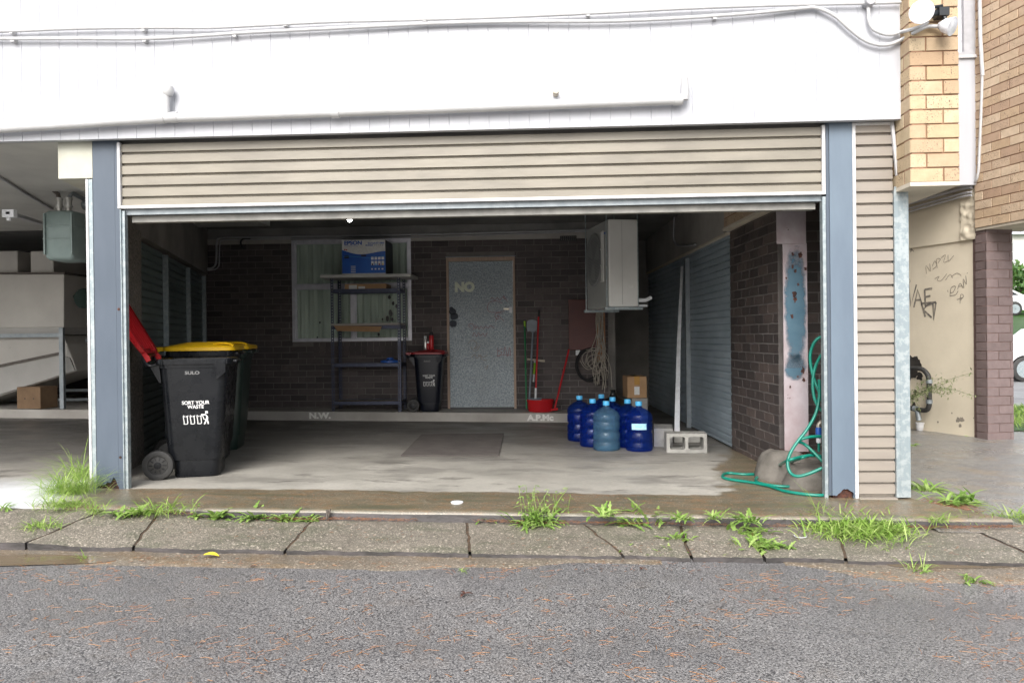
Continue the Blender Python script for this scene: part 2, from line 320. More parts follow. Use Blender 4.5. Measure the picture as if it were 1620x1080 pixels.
# ------------------------------------------------------------------ mesh helpers
class MB:
    def __init__(s): s.v = []; s.f = []; s.r = []; s.m = []; s.cur = 0; s.g = []; s.gv = []
    def add(s, vs, fs, r=None, mi=0):
        o = len(s.v); s.v += [Vector(q) for q in vs]; r = rnd.random() if r is None else r
        for f in fs: s.f.append([o+i for i in f]); s.r.append(r); s.m.append(mi); s.g.append(s.cur)
        return s
    def quad(s, a, b, c, d, r=None, mi=0): return s.add([a, b, c, d], [(0, 1, 2, 3)], r, mi)
    def box(s, x0, x1, y0, y1, z0, z1, r=None, mi=0):
        return s.hexa([(x0, y0, z0), (x1, y0, z0), (x1, y1, z0), (x0, y1, z0), (x0, y0, z1), (x1, y0, z1), (x1, y1, z1), (x0, y1, z1)], r, mi)
    def hexa(s, p, r=None, mi=0):
        return s.add(p, [(0, 3, 2, 1), (4, 5, 6, 7), (0, 1, 5, 4), (1, 2, 6, 5), (2, 3, 7, 6), (3, 0, 4, 7)], r, mi)
    def obox(s, o, u, v, w, r=None, mi=0):           # origin and three edge vectors
        o, u, v, w = map(Vector, (o, u, v, w))
        return s.hexa([o, o+u, o+u+v, o+v, o+w, o+u+w, o+u+v+w, o+v+w], r, mi)
    def tube(s, pts, rad, n=8, mi=0, close=False, r=None):
        pts = [Vector(p) for p in pts]; N = len(pts); vs = []; fs = []; ref = None
        for i, p in enumerate(pts):
            a = pts[(i-1) % N] if (close or i > 0) else p; c = pts[(i+1) % N] if (close or i < N-1) else p
            t = (c-a).normalized() if (c-a).length > 1e-9 else Vector((0, 0, 1))
            if ref is None: ref = t.orthogonal().normalized()
            ref = (ref-t*ref.dot(t)); ref = ref.normalized() if ref.length > 1e-6 else t.orthogonal().normalized()
            bn = t.cross(ref); rr = rad[i] if isinstance(rad, (list, tuple)) else rad
            for k in range(n):
                an = 2*math.pi*k/n; vs.append(p+(ref*math.cos(an)+bn*math.sin(an))*rr)
        for i in range(N if close else N-1):
            j = (i+1) % N
            for k in range(n): fs.append((i*n+k, i*n+(k+1) % n, j*n+(k+1) % n, j*n+k))
        if not close: fs.append(tuple(range(n-1, -1, -1))); fs.append(tuple((N-1)*n+k for k in range(n)))
        return s.add(vs, fs, r, mi)
    def lathe(s, prof, c=(0, 0, 0), n=24, axis='Z', mi=0, r=None, a0=0, cap=True):
        vs = []; fs = []; c = Vector(c)
        for (q, h) in prof:
            for k in range(n):
                a = 2*math.pi*k/n+a0; x, y = q*math.cos(a), q*math.sin(a)
                vs.append(c+(Vector((x, y, h)) if axis == 'Z' else Vector((x, h, y)) if axis == 'Y' else Vector((h, x, y))))
        for i in range(len(prof)-1):
            for k in range(n): fs.append((i*n+k, i*n+(k+1) % n, (i+1)*n+(k+1) % n, (i+1)*n+k))
        if cap:
            fs.append(tuple(range(n-1, -1, -1))); fs.append(tuple((len(prof)-1)*n+k for k in range(n)))
        return s.add(vs, fs, r, mi)
    def loft(s, rings, mi=0, cap=(1, 1), r=None):
        n = len(rings[0]); vs = [p for q in rings for p in q]; fs = []
        for i in range(len(rings)-1):
            for k in range(n): fs.append((i*n+k, i*n+(k+1) % n, (i+1)*n+(k+1) % n, (i+1)*n+k))
        if cap[0]: fs.append(tuple(range(n-1, -1, -1)))
        if cap[1]: fs.append(tuple((len(rings)-1)*n+k for k in range(n)))
        return s.add(vs, fs, r, mi)
    def prism(s, poly, d, mi=0, r=None):               # polygon (3d pts) extruded by vector d
        d = Vector(d); a = [Vector(p) for p in poly]; return s.loft([a, [p+d for p in a]], mi, r=r)
    def build_split(s, name, mats, parent=None, **k):
        out = []
        for g in sorted(set(s.g)):
            mb = MB(); idx = {}
            for f, r_, m_, gg in zip(s.f, s.r, s.m, s.g):
                if gg != g: continue
                for i in f:
                    if i not in idx: idx[i] = len(mb.v); mb.v.append(s.v[i])
                mb.f.append([idx[i] for i in f]); mb.r.append(r_); mb.m.append(m_)
            out.append(mb.build(name, mats, parent, **k))
        return out
    def build(s, name, mats, parent=None, smooth=False, bevel=0, cat=None, label=None, group=None, kind=None, recalc=True, loc=None, autos=None):
        base = Vector((0, 0, 0))
        q = parent
        while q is not None: base += q.location; q = q.parent
        if loc is not None: base = Vector(loc)
        me = bpy.data.meshes.new(name); me.from_pydata([p-base for p in s.v], [], s.f)
        if isinstance(mats, str): mats = [mats]
        for q in mats: me.materials.append(MATS[q])
        me.polygons.foreach_set('material_index', s.m)
        at = me.attributes.new('rnd', 'FLOAT', 'FACE'); at.data.foreach_set('value', s.r)
        if recalc:
            import bmesh
            bm = bmesh.new(); bm.from_mesh(me); bmesh.ops.recalc_face_normals(bm, faces=bm.faces); bm.to_mesh(me); bm.free()
        if smooth: me.polygons.foreach_set('use_smooth', [True]*len(me.polygons))
        me.update()
        o = bpy.data.objects.new(name, me); COL.objects.link(o); o.parent = parent
        if loc is not None: o.location = loc
        if smooth:
            try: me.set_sharp_from_angle(angle=R(autos or 42))
            except Exception: pass
        if bevel:
            bv = o.modifiers.new('bevel', 'BEVEL'); bv.width = bevel; bv.segments = 2; bv.limit_method = 'ANGLE'; bv.angle_limit = R(40)
        tag(o, label, cat, group, kind); return o
def tag(o, label=None, cat=None, group=None, kind=None):
    for k, v_ in (('label', label), ('category', cat), ('group', group), ('kind', kind)):
        if v_: o[k] = v_
    return o
def thing(name, label, cat, loc=(0, 0, 0), group=None):
    o = bpy.data.objects.new(name, None); COL.objects.link(o); o.location = loc; o.empty_display_size = .1
    return tag(o, label, cat, group)
def copy_tree(o, parent=None):
    c = o.copy(); COL.objects.link(c); c.parent = parent
    for ch in list(o.children): copy_tree(ch, c)
    return c
def text_mesh(mb, body, size, o, u, v, mi=0, bold=.0, align='CENTER', sx=1.0, depth=.0015):
    mb.cur += 1
    """lettering laid on the plane o + u*x + v*y as thin raised shapes"""
    cu = bpy.data.curves.new('t', 'FONT'); cu.body = body; cu.size = size; cu.align_x = align; cu.offset = bold
    ob = bpy.data.objects.new('t', cu); COL.objects.link(ob); dg = bpy.context.evaluated_depsgraph_get(); dg.update()
    me = bpy.data.meshes.new_from_object(ob.evaluated_get(dg)); o, u, v = Vector(o), Vector(u).normalized(), Vector(v).normalized()
    n = u.cross(v)
    mb.add([o+u*(p.co.x*sx)+v*p.co.y+n*depth for p in me.vertices], [tuple(f.vertices) for f in me.polygons], 0, mi)
    bpy.data.objects.remove(ob); bpy.data.curves.remove(cu); bpy.data.meshes.remove(me)
def stroke(mb, pts, w, n, mi=0):
    """flat painted line, pts on a surface with normal n"""
    mb.cur += 1; n = Vector(n).normalized(); pts = [Vector(p) for p in pts]; L = []; Rr = []
    for i, p in enumerate(pts):
        t = (pts[min(i+1, len(pts)-1)]-pts[max(i-1, 0)]).normalized(); sd = t.cross(n)*w*.5
        L.append(p+sd+n*.002); Rr.append(p-sd+n*.002)
    for i in range(len(pts)-1): mb.quad(L[i], L[i+1], Rr[i+1], Rr[i], 0, mi)
def smoothpts(pts, k=6):
    pts = [Vector(p) for p in pts]; out = []
    for i in range(len(pts)-1):
        p0, p1, p2, p3 = pts[max(i-1, 0)], pts[i], pts[i+1], pts[min(i+2, len(pts)-1)]
        for j in range(k):
            t = j/k
            out.append(.5*((2*p1)+(p2-p0)*t+(2*p0-5*p1+4*p2-p3)*t*t+(3*p1-p0-3*p2+p3)*t**3))
    return out+[pts[-1]]
def bricks(o, u, w, h, n, bl=.23, bh=.076, mj=.010, holes=(), name='wall', mats=('brick_dark', 'mortar_dark'), parent=None, proud=.004, off=0, jit=.0015, depth=.06, ztop=None, **kw):
    """real courses of brick in front of a mortar backing; o = lower left corner, u = along, n = outward"""
    o, u, n = Vector(o), Vector(u).normalized(), Vector(n).normalized(); up = Vector((0, 0, 1)); mb = MB()
    z = 0; row = 0; ch = bh+mj
    while z < h:
        z1 = min(z+bh, h); x = -(bl+mj)*(.5 if (row+off) % 2 else 0)
        while x < w:
            x0, x1 = max(x, 0), min(x+bl, w)
            segs = [(x0, x1)] if x1-x0 > .012 else []
            for (a, b_, c_, d_) in holes:
                if z1 > c_+.01 and z < d_-.01:
                    ns = []
                    for (p, q) in segs:
                        if q <= a or p >= b_: ns.append((p, q)); continue
                        if a-p > .012: ns.append((p, a))
                        if q-b_ > .012: ns.append((b_, q))
                    segs = ns
            for (p, q) in segs:
                j = rnd.uniform(0, jit); e = .002
                A = o+u*p+up*z-n*depth; W = u*(q-p); D = n*(depth+j); Z = up*(z1-z); cc = rnd.random()
                i1 = u*e+up*e; i2 = -u*e+up*e; i3 = -u*e-up*e; i4 = u*e-up*e
                mb.add([A, A+W, A+W+Z, A+Z, A+D-n*e, A+W+D-n*e, A+W+Z+D-n*e, A+Z+D-n*e, A+D+i1, A+W+D+i2, A+W+Z+D+i3, A+Z+D+i4],
                       [(8, 9, 10, 11), (4, 5, 9, 8), (5, 6, 10, 9), (6, 7, 11, 10), (7, 4, 8, 11), (0, 1, 5, 4), (1, 2, 6, 5), (2, 3, 7, 6), (3, 0, 4, 7)], cc, 0)
            x += bl+mj
        z += ch; row += 1
    # mortar sheet with the same holes, cut in a grid
    xs = sorted({0, w, *[min(max(q, 0), w) for hh in holes for q in hh[:2]]}); zs = sorted({0, h, *[min(max(q, 0), h) for hh in holes for q in hh[2:]]})
    for i in range(len(xs)-1):
        for j in range(len(zs)-1):
            mx, mz = (xs[i]+xs[i+1])/2, (zs[j]+zs[j+1])/2
            if any(a < mx < b_ and c_ < mz < d_ for (a, b_, c_, d_) in holes): continue
            A = o+u*xs[i]+up*zs[j]-n*(depth+.04)
            mb.obox(A, u*(xs[i+1]-xs[i]), n*(depth+.04-proud), up*(zs[j+1]-zs[j]), .5, 1)
    return mb.build(name, list(mats), parent, recalc=False, **kw)
def corrug(mb, o, u, w, h, n, pitch=.082, gd=.024, flat=.70, mi=0):
    """horizontal ribs pressed into sheet steel: real profile, top to bottom"""
    o, u, n = Vector(o), Vector(u).normalized(), Vector(n).normalized(); up = Vector((0, 0, 1))
    prof = []; z = h
    while z > 0:
        for (dz, d) in ((0, 0), (flat*pitch, 0), ((flat+.02)*pitch, -gd), ((flat+.13)*pitch, -gd), (pitch*.97, -.0)):
            if z-dz >= 0: prof.append((z-dz, d))
        z -= pitch
    if prof[-1][0] > 0: prof.append((0, prof[-1][1]))
    vs = []; 
    for (z, d) in prof: vs += [o+up*z+n*d, o+up*z+n*d+u*w]
    mb.add(vs, [(2*i, 2*i+1, 2*i+3, 2*i+2) for i in range(len(prof)-1)], 0, mi)
def wobble(p, s, a): return p+Vector(noise.noise_vector(p*s))*a
UP = Vector((0, 0, 1)); XN = Vector((1, 0, 0)); YN = Vector((0, 1, 0)); FN = Vector((0, -1, 0))
# ================================================================== GROUND
FY, BY, KY = 5.365, 10.42, 9.925
def sheet(name, mat, xs, ys, zf, parent=None, kind='structure', smooth=True):
    mb = MB(); vs = [(x, y, zf(x, y)) for y in ys for x in xs]; n = len(xs)
    mb.add(vs, [(j*n+i, j*n+i+1, (j+1)*n+i+1, (j+1)*n+i) for j in range(len(ys)-1) for i in range(n-1)])
    return mb.build(name, mat, parent, smooth=smooth, kind=kind, recalc=False)
def lin(a, b, n): return [a+(b-a)*i/(n-1) for i in range(n)]
def smooth01(t): t = max(0, min(1, t)); return t*t*(3-2*t)
# road: asphalt in front of the kerb, crowned slightly
def roadz(x, y):
    base = -.130+.030*smooth01((4.2-y)/1.8)+.02*smooth01((2.6-y)/3)
    return KX*max(-6, min(6, x))+base+.004*noise.noise(Vector((x*1.3, y*1.3, 0)))
sheet('road', 'asphalt', [-60, -30, -15]+lin(-8, 8, 65)+[15, 30, 60], [-40, -15, -6, -2]+lin(0, 4.30, 26), roadz)
def farz(x, y): return -.25 if y < 24 else -.25+(y-24)*.155 if y < 60 else 5.33+(y-60)*.02
gl = MB(); 
sheet('ground', 'bush', [-200, -60, -14]+lin(-8, 14, 12)+[30, 80, 200], [4.1, 8, 14, 24, 34, 42, 60, 120, 300], farz)
# garage floor slab with its step down to the strip
def floorz(x, y):
    e = KX*x
    if y < 5.3: e -= .012*smooth01((5.3-y)/.45)
    return e+.0025*noise.noise(Vector((x*1.7, y*1.7, 3)))
xs = [-14, -10, -8]+lin(-7, 2.56, 70); ys = lin(4.84, 5.5, 10)+lin(5.6, 12.6, 40)
mb = MB(); n = len(xs)
def edgey(x): return 4.845+.008*noise.noise(Vector((x*2.5, 0, 0)))+ (.0 if x > -2.9 else 0)
vs = []
for y in ys:
    for x in xs:
        yy = edgey(x) if y == ys[0] else y
        xx = x+ (0 if x < 2.5 else max(0, (5.3-y))*.75)
        vs.append((xx, yy, floorz(x, y)))
fs = [(j*n+i, j*n+i+1, (j+1)*n+i+1, (j+1)*n+i) for j in range(len(ys)-1) for i in range(n-1)]
# rounded nose and riser
o = len(vs)
for (dy, dz) in ((-.010, -.006), (-.014, -.016), (-.014, -.16)):
    for i, x in enumerate(xs): q = vs[i]; vs.append((q[0], q[1]+dy, q[2]+dz))
prev = 0
for k in range(3):
    a = 0 if k == 0 else o+(k-1)*n; b_ = o+k*n
    fs += [(b_+i, b_+i+1, a+i+1, a+i) for i in range(n-1)]
mb.add(vs, fs); mb.m = [1 if k >= len(fs)-(n-1) else 0 for k in range(len(fs))]; mb.build('garage_floor', ['floor_concrete', 'damp_shadow_edge'], smooth=True, kind='structure', recalc=False)
# driveway to the right of the garage, and the lane and grass beyond it
def drvz(x, y): return KX*min(x, 8)-.012-.055*smooth01((5.6-y)/1.0)-(.012*max(0, y-9))+.004*noise.noise(Vector((x, y, 9)))
aggregate('driveway_asphalt', (.24, .235, .23), (.31, .30, .275), (.50, .48, .45), 60, .26, .5, .55, (.25, .20, .14))
sheet('driveway', 'driveway_asphalt', lin(2.40, 9, 40), lin(4.72, 16, 50), drvz)
aggregate('lane_asphalt', (.34, .34, .345), (.28, .28, .285), (.4, .4, .4), 40, .4, .2)
sheet('lane', 'lane_asphalt', lin(5, 40, 8), lin(13.3, 24, 8), lambda x, y: -.17)
# strip of separate concrete slabs between the step and the gutter
def stripz(x, t): # t 0 at the step, 1 at the gutter
    b0 = -.066+.050*smooth01((-2.0-x)/.9)+.02*smooth01((x-2.2)/.9)
    return KX*x+b0*(1-t)+(-.095+.02*smooth01((-2.6-x)/.6))*t+.004*noise.noise(Vector((x*2, t*2, 5)))
brk = [(-12, -12), (-5.5, -5.5), (-3.10, -3.30)]
def tb(a, b_): return (G(a[0], a[1], -.066).x, G(b_[0], b_[1], -.086).x)
cuts = [(-13, -13.2), (-7.5, -7.9), tb((150, 822), (32, 862)), tb((224, 830), (196, 868)), tb((475, 835), (441, 874)), tb((735, 832), (741, 877)), tb((926, 834), (990, 880)), tb((1078, 832), (1098, 884)), tb((1186, 832), (1216, 886)), tb((1322, 830), (1350, 888)), tb((1540, 838), (1668, 890)), (6.5, 7.2), (12, 12.6)]
mb = MB()
for (a, b_) in zip(cuts[:-1], cuts[1:]):
    nx = max(3, int((b_[0]-a[0])/.025)); nt = 8; g = .009
    seedv = rnd.random()*9; dz = rnd.uniform(-.003, .003)
    top = []
    for j in range(nt+1):
        t = j/nt; row = []
        for i in range(nx+1):
            s = i/nx; xl = a[0]+(a[1]-a[0])*t+g; xr = b_[0]+(b_[1]-b_[0])*t-g
            wv = .014*noise.noise(Vector((a[0]*7, t*7, 1))); wv2 = .014*noise.noise(Vector((b_[0]*7, t*7, 1)))
            x = (xl+wv)*(1-s)+(xr+wv2)*s; y = 4.818*(1-t)+4.232*t
            if j == nt: y += .024*noise.noise(Vector((x*3.1, 0, 4)))+.012*noise.noise(Vector((x*14, 0, 4)))+.008*noise.noise(Vector((x*45, 0, 4)))
            z = stripz(x, t)+dz
            if j in (0, nt) or i in (0, nx): z -= .006+.006*abs(noise.noise(Vector((x*20, y*20, 2))))
            row.append(Vector((x, y, z)))
        top.append(row)
    vs = [p for r_ in top for p in r_]; w_ = nx+1
    fs = [(j*w_+i, (j+1)*w_+i, (j+1)*w_+i+1, j*w_+i+1) for j in range(nt) for i in range(nx)]
    ring = [j*w_ for j in range(nt+1)]+[nt*w_+i for i in range(1, nx+1)]+[j*w_+nx for j in range(nt-1, -1, -1)]+[i for i in range(nx-1, 0, -1)]
    o_ = len(vs); vs += [vs[i]+Vector((0, 0, -.12)) for i in ring]; L = len(ring)
    mb.add(vs, fs); b0_ = len(mb.v)-len(vs)
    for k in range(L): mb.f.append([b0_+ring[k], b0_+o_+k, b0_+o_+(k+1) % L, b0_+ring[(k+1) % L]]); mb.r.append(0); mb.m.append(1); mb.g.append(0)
mb.build('kerb_strip', ['strip_concrete', 'damp_shadow_edge'], smooth=True, kind='structure', recalc=True, autos=50)
sheet('crack_soil', 'dirt_needles', lin(-13, 12, 120), [4.275, 4.4, 4.5, 4.7, 4.832], lambda x, y: stripz(x, (4.82-y)/.59)-.012)
# worn concrete gutter lying on the asphalt, with a ragged outer edge; it breaks off and starts again
def gutter(x0, x1, yo, name):
    mb = MB(); N = int((x1-x0)/.03); a = []
    for i in range(N+1):
        x = x0+(x1-x0)*i/N
        a.append((x, yo(x)+.012*noise.noise(Vector((x*6, 1, 0)))+.006*noise.noise(Vector((x*25, 1, 0)))))
    vs = []
    for (x, y) in a: vs += [(x, 4.27, roadz(x, 4.27)+.0035), (x, (y+4.27)/2, roadz(x, (y+4.27)/2)+.006), (x, y, roadz(x, y)+.003), (x, y-.012, roadz(x, y)-.002)]
    mb.add(vs, [(4*i+k, 4*i+k+1, 4*i+k+5, 4*i+k+4) for i in range(N) for k in range(3)])
    mb.build(name, 'gutter_concrete', smooth=True, kind='structure', recalc=True)
gutter(-9, .62, lambda x: 3.99 if x < -1.0 else 3.99+.20*smooth01((x+1.0)/1.55)+.02*math.sin(x*9), 'gutter')
gutter(1.30, 9, lambda x: 4.20-.26*smooth01((x-1.30)/.55), 'gutter')
# ================================================================== GARAGE BUILDING
bld = thing('garage_building', 'white clad building with an open garage under it', 'building', (0, 5.3, 0))
# cladding: vertical v-jointed boards, overhanging slightly
mb = MB(); pitch = .1425; x = 2.447; zb, zt = 2.607, 6.6; Y0 = 5.28; xs = []
while x > -15:
    xs += [(x, 0), (x-pitch+.005, 0), (x-pitch+.0025, .0035)]
    x -= pitch
vs = []
for (x, d) in xs: vs += [(x, Y0+d, zb), (x, Y0+d, zt)]
mb.add(vs, [(2*i, 2*i+1, 2*i+3, 2*i+2) for i in range(len(xs)-1)])
mb.box(-15, 2.447, Y0+.012, Y0+.05, zb+.002, zt)
mb.build('cladding', 'white_paint', bld, recalc=False)
MB().box(2.4445, 2.4475, Y0-.001, Y0+.05, zb, zt).build('corner_trim', 'white_trim', bld)
MB().box(-15, 2.44, Y0+.055, FY-.012, 2.612, 2.66).build('soffit', 'galv_dull', bld)
MB().box(-15, 2.44, FY+.32, 12.6, 2.72, 2.9).build('ceiling', 'ceiling_dark', bld)
MB().box(-15, -3.62, FY-.01, 9.6, 2.625, 2.70).build('ceiling', 'ceiling_pale', bld, label='pale plaster ceiling panel of the left bay')
MB().box(-15, 2.44, 5.0+.29, 12.8, 2.92, 3.0).build('floor_slab', 'concrete_dark', bld)
MB().box(-3.6, 2.44, FY+.06, FY+.30, 2.56, 2.92).build('beam', 'concrete_dark', bld)
# header panel (fixed ribbed sheet above the opening)
mb = MB(); corrug(mb, (-3.135, FY+.008, 2.135), XN, 1.94+3.135, 2.59-2.135, FN)
hp = mb.build('header_panel', 'tan_sheet', bld, recalc=False)
mb = MB(); mb.box(-3.158, -3.136, FY-.012, FY+.02, 2.113, 2.60); mb.box(1.94, 1.962, FY-.012, FY+.02, 2.113, 2.60); mb.box(-3.135, 1.939, FY-.010, FY+.02, 2.113, 2.135)
mb.build('trim', 'white_trim', hp, bevel=.002)
mb = MB(); mb.box(-3.13, 1.95, FY+.03, FY+.055, 2.072, 2.115); mb.box(-3.13, 1.95, FY+.056, FY+.12, 2.075, 2.081); mb.build('lintel', 'galv_dull', bld, label='dull galvanised lintel under the ribbed header')
mb = MB(); mb.box(-3.10, 1.92, FY+.075, FY+.10, 2.022, 2.072); mb.box(-3.10, 1.92, FY+.101, FY+.14, 2.023, 2.029)
rd = mb.build('roller_door', 'rail_grey', bld, bevel=.002)
mb = MB(); mb.lathe([(.16, -3.12), (.16, 1.94)], (0, FY+.36, 2.36), 24, 'X'); mb.box(-3.1, 1.92, FY+.18, FY+.20, 2.04, 2.36); mb.build('rolled_curtain', 'galv_dull', rd, smooth=True)
# columns: blue steel with corroded feet
def ragged_plate(mb, x0, x1, y, z0, z1, hts, th=.008):
    n_ = len(hts); top = [(x0, y, z1), (x1, y, z1)]
    pts = [(x0+(x1-x0)*i/(n_-1), y, z0+h) for i, h in enumerate(hts)]
    for i in range(n_-1):
        a, b_ = pts[i], pts[i+1]
        mb.hexa([a, b_, (b_[0], y+th, b_[2]), (a[0], y+th, a[2]), (a[0], y, z1), (b_[0], y, z1), (b_[0], y+th, z1), (a[0], y+th, z1)], .5)
c1 = MB(); hts = [.01, .014, .02, .016, .022, .018, .03, .025, .04, .055, .05, .045, .05, .07, .095, .10, .085, .06, .02, .004]
ragged_plate(c1, -3.350, -3.185, FY, gz(-3.27)-.005, 2.62, [.018+h*.7 for h in hts])
c1.box(-3.184, -3.147, FY, FY+.008, gz(-3.17)-.01, 2.112); c1.box(-3.184, -3.1475, FY+.001, FY+.008, 2.112, 2.62)
c1.box(-3.350, -3.342, FY+.008, FY+.12, .02, 2.62)
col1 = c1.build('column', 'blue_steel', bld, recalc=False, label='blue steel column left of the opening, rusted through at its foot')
MB().box(-3.335, -3.16, FY+.02, FY+.11, .03, .16).build('rust', 'rust', col1)
mb = MB()
for (px, py) in ((188, 489), (190.5, 723)):
    p = onY(px, py, FY); mb.cur += 1; mb.lathe([(.010, -.003), (.010, .001)], (p.x, FY, p.z), 12, 'Y')
mb.build_split('bolt_hole', 'rust', col1)
mb = MB(); mb.box(-3.146, -3.118, FY+.01, FY+.05, .0, 2.10); mb.box(-3.146, -3.140, FY-.004, FY+.01, .0, 2.11); mb.build('door_guide', 'galv', bld)
MB().box(-3.400, -3.383, FY-.01, FY+.03, .03, 2.335).build('edge_trim', 'white_trim', bld)
MB().box(-3.382, -3.352, FY-.004, FY+.03, .035, 2.335).build('edge_channel', 'galv', bld)
c2 = MB(); hts2 = [.03, .028, .03, .025, .03, .045, .05, .06, .075, .085, .09, .085, .09, .088, .08, .07, .065, .06, .05, .01]
ragged_plate(c2, 1.990, 2.147, FY-.008, gz(2.07)-.005, 2.62, [h*.75+.005 for h in hts2])
c2.box(2.139, 2.147, FY, FY+.1, gz(2.1), 2.62)
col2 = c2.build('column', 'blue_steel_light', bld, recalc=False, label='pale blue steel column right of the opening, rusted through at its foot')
MB().box(1.968, 1.989, FY, FY+.12, gz(2)+.02, 2.62).build('flange', 'blue_steel', col2)
MB().box(2.0, 2.135, FY+.012, FY+.1, gz(2)-.01, gz(2)+.13).build('rust', 'rust', col2)
MB().box(1.944, 1.967, FY+.006, FY+.06, gz(2), 2.10).build('door_guide', 'galv', bld)
# side panel
mb = MB(); corrug(mb, (2.172, FY+.006, gz(2.3)+.012), XN, 2.43-2.172, 2.60-gz(2.3)-.012, FN)
sp = mb.build('side_panel', 'tan_sheet_side', bld, recalc=False)
mb = MB(); mb.box(2.148, 2.171, FY-.012, FY+.02, gz(2.15), 2.61); mb.box(2.1715, 2.412, FY-.012, FY+.01, 2.590, 2.61)
mb.hexa([(2.455, FY-.014, 2.16), (2.475, FY-.014, 2.155), (2.475, FY+.01, 2.155), (2.455, FY+.01, 2.16), (2.413, FY-.014, 2.61), (2.434, FY-.014, 2.61), (2.434, FY+.01, 2.61), (2.413, FY+.01, 2.61)])
mb.build('trim', 'white_trim', sp, bevel=.002)
MB().box(2.170, 2.431, FY-.03, FY+.03, gz(2.3)-.02, gz(2.3)+.010).build('sill', 'tan_sheet_side', sp)
mb = MB(); mb.box(2.432, 2.462, FY-.010, FY-.004, gz(2.5)+.012, 2.156); mb.box(2.462, 2.530, FY-.010, FY-.004, gz(2.5)+.012, 2.156); mb.box(2.524, 2.530, FY-.004, FY+.10, gz(2.5)+.012, 2.156)
mb.box(2.432, 2.476, FY-.004, FY+.02, gz(2.5)+.012, 2.13)
mb.build('corner_channel', 'galv', bld, bevel=.0015)
MB().box(2.30, 2.515, FY+.06, 12.6, -.2, 2.62).build('outer_wall', 'concrete_wall', bld)
# brick pier hanging above at the right (blonde brick), wall behind it
pier = thing('brick_pier', 'blonde brick pier hanging beside the white cladding, speckled bricks', 'brick pier', (2.45, 5.15, 2.14))
bricks((2.449, 5.15, 2.146), XN, .32, 4.2, FN, .212, .0875, .010, (), 'front_face', ('brick_blonde', 'mortar_tan'), pier, proud=.009, jit=.003, depth=.05)
bricks((2.449, 5.455, 2.146), FN, .303, 4.2, -XN, .212, .0875, .010, (), 'side_face', ('brick_blonde', 'mortar_tan'), pier, proud=.009, jit=.003, depth=.05)
MB().box(2.50, 2.7, 5.25, 8.4, 2.15, 6.4).build('wall', 'mortar_tan', pier)
MB().box(2.446, 2.772, 5.152, 8.4, 2.118, 2.145).build('underside', 'cream_soffit', pier)
# --- interior walls
LA, LB = Vector((-3.400, 5.62, 0)), Vector((-3.633, 6.518, 0)); LC = Vector((-4.835, BY, 0))
def wallbox(name, mat, A, B, z0, z1, th, side, parent=bld, **k):
    A, B = Vector(A), Vector(B); u = (B-A); nrm = Vector((u.y, -u.x, 0)).normalized()*side
    mb = MB(); mb.obox(A+UP*z0, u, -nrm*th, UP*(z1-z0)); return mb.build(name, mat, parent, **k)
mb = MB()            # rough pebble-rendered pillar
u = (LB-LA); nL = Vector((u.y, -u.x, 0)).normalized(); N1, N2 = 10, 60
vs = [];
for j in range(N2+1):
    for i in range(N1+1):
        p = LA+u*(i/N1)+UP*(2.12*j/N2); vs.append(p+nL*.006*noise.noise(p*22))
mb.add(vs, [(j*(N1+1)+i, j*(N1+1)+i+1, (j+1)*(N1+1)+i+1, (j+1)*(N1+1)+i) for j in range(N2) for i in range(N1)])
mb.obox(LA-nL*.010, u, -nL*.02, UP*2.12)
mb.build('pillar', 'pebble_render', bld, recalc=False)
u = (LC-LB).normalized(); nL = Vector((u.y, -u.x, 0)); LEN = (LC-LB).length
wallbox('side_wall', 'concrete_dark', LA, LB, 2.10, 2.72, .04, 1); wallbox('side_wall', 'concrete_dark', LB, LC, 2.085, 2.72, .09, 1)
wallbox('side_wall', 'mortar_dark', LB-nL*.09, LC-nL*.09, -.05, 2.09, .02, 1); MB().box(-4.98, -4.86, BY-.1, 12.6, -.1, 2.72).build('side_wall', 'concrete_dark', bld)
def onL(px, py): return onV(px, py, LB, LC)
sl = [0, (onL(268, 450)-LB).dot(u), (onL(303, 450)-LB).dot(u), (onL(327, 450)-LB).dot(u), LEN]
for i in range(4):
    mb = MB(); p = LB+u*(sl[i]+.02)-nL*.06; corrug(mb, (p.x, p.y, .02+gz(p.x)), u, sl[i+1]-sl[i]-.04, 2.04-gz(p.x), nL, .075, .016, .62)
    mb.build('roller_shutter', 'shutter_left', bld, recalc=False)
for i in (1, 2, 3):
    mb = MB(); p = LB+u*(sl[i]-.025)-nL*.06; mb.obox(p+UP*gz(p.x), u*.05, nL*.05, UP*(2.045-gz(p.x))); mb.build('shutter_post', 'galv', bld)
# right hand shutters and their beam
RA, RB = Vector((1.853, 7.671, 0)), Vector((1.66, 12.5, 0)); ur = (RB-RA).normalized(); nR = Vector((-ur.y, ur.x, 0))
def onR(px, py): return onV(px, py, RA, RB)
sr = [0.0, (onR(1091, 500)-RA).dot(ur), (onR(1020, 500)-RA).dot(ur), (onR(969, 520)-RA).dot(ur)+.1, (RB-RA).length]
for i in range(4):
    if sr[i+1]-sr[i] < .1: continue
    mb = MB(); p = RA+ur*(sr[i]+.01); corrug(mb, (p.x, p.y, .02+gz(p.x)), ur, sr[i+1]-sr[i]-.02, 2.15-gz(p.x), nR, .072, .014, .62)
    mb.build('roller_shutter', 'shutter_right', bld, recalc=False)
for s_ in sr[1:4]:
    mb = MB(); p = RA+ur*(s_-.03); mb.obox(p+UP*gz(p.x), ur*.06, nR*.055, UP*(2.10-gz(p.x))); mb.build('shutter_post', 'galv_dull', bld)
mb = MB(); mb.obox(RA+nR*.03+UP*2.17, RB-RA, -nR*.5, UP*.55); mb.build('beam', 'concrete_wall', bld, label='grey concrete beam above the right shutters')
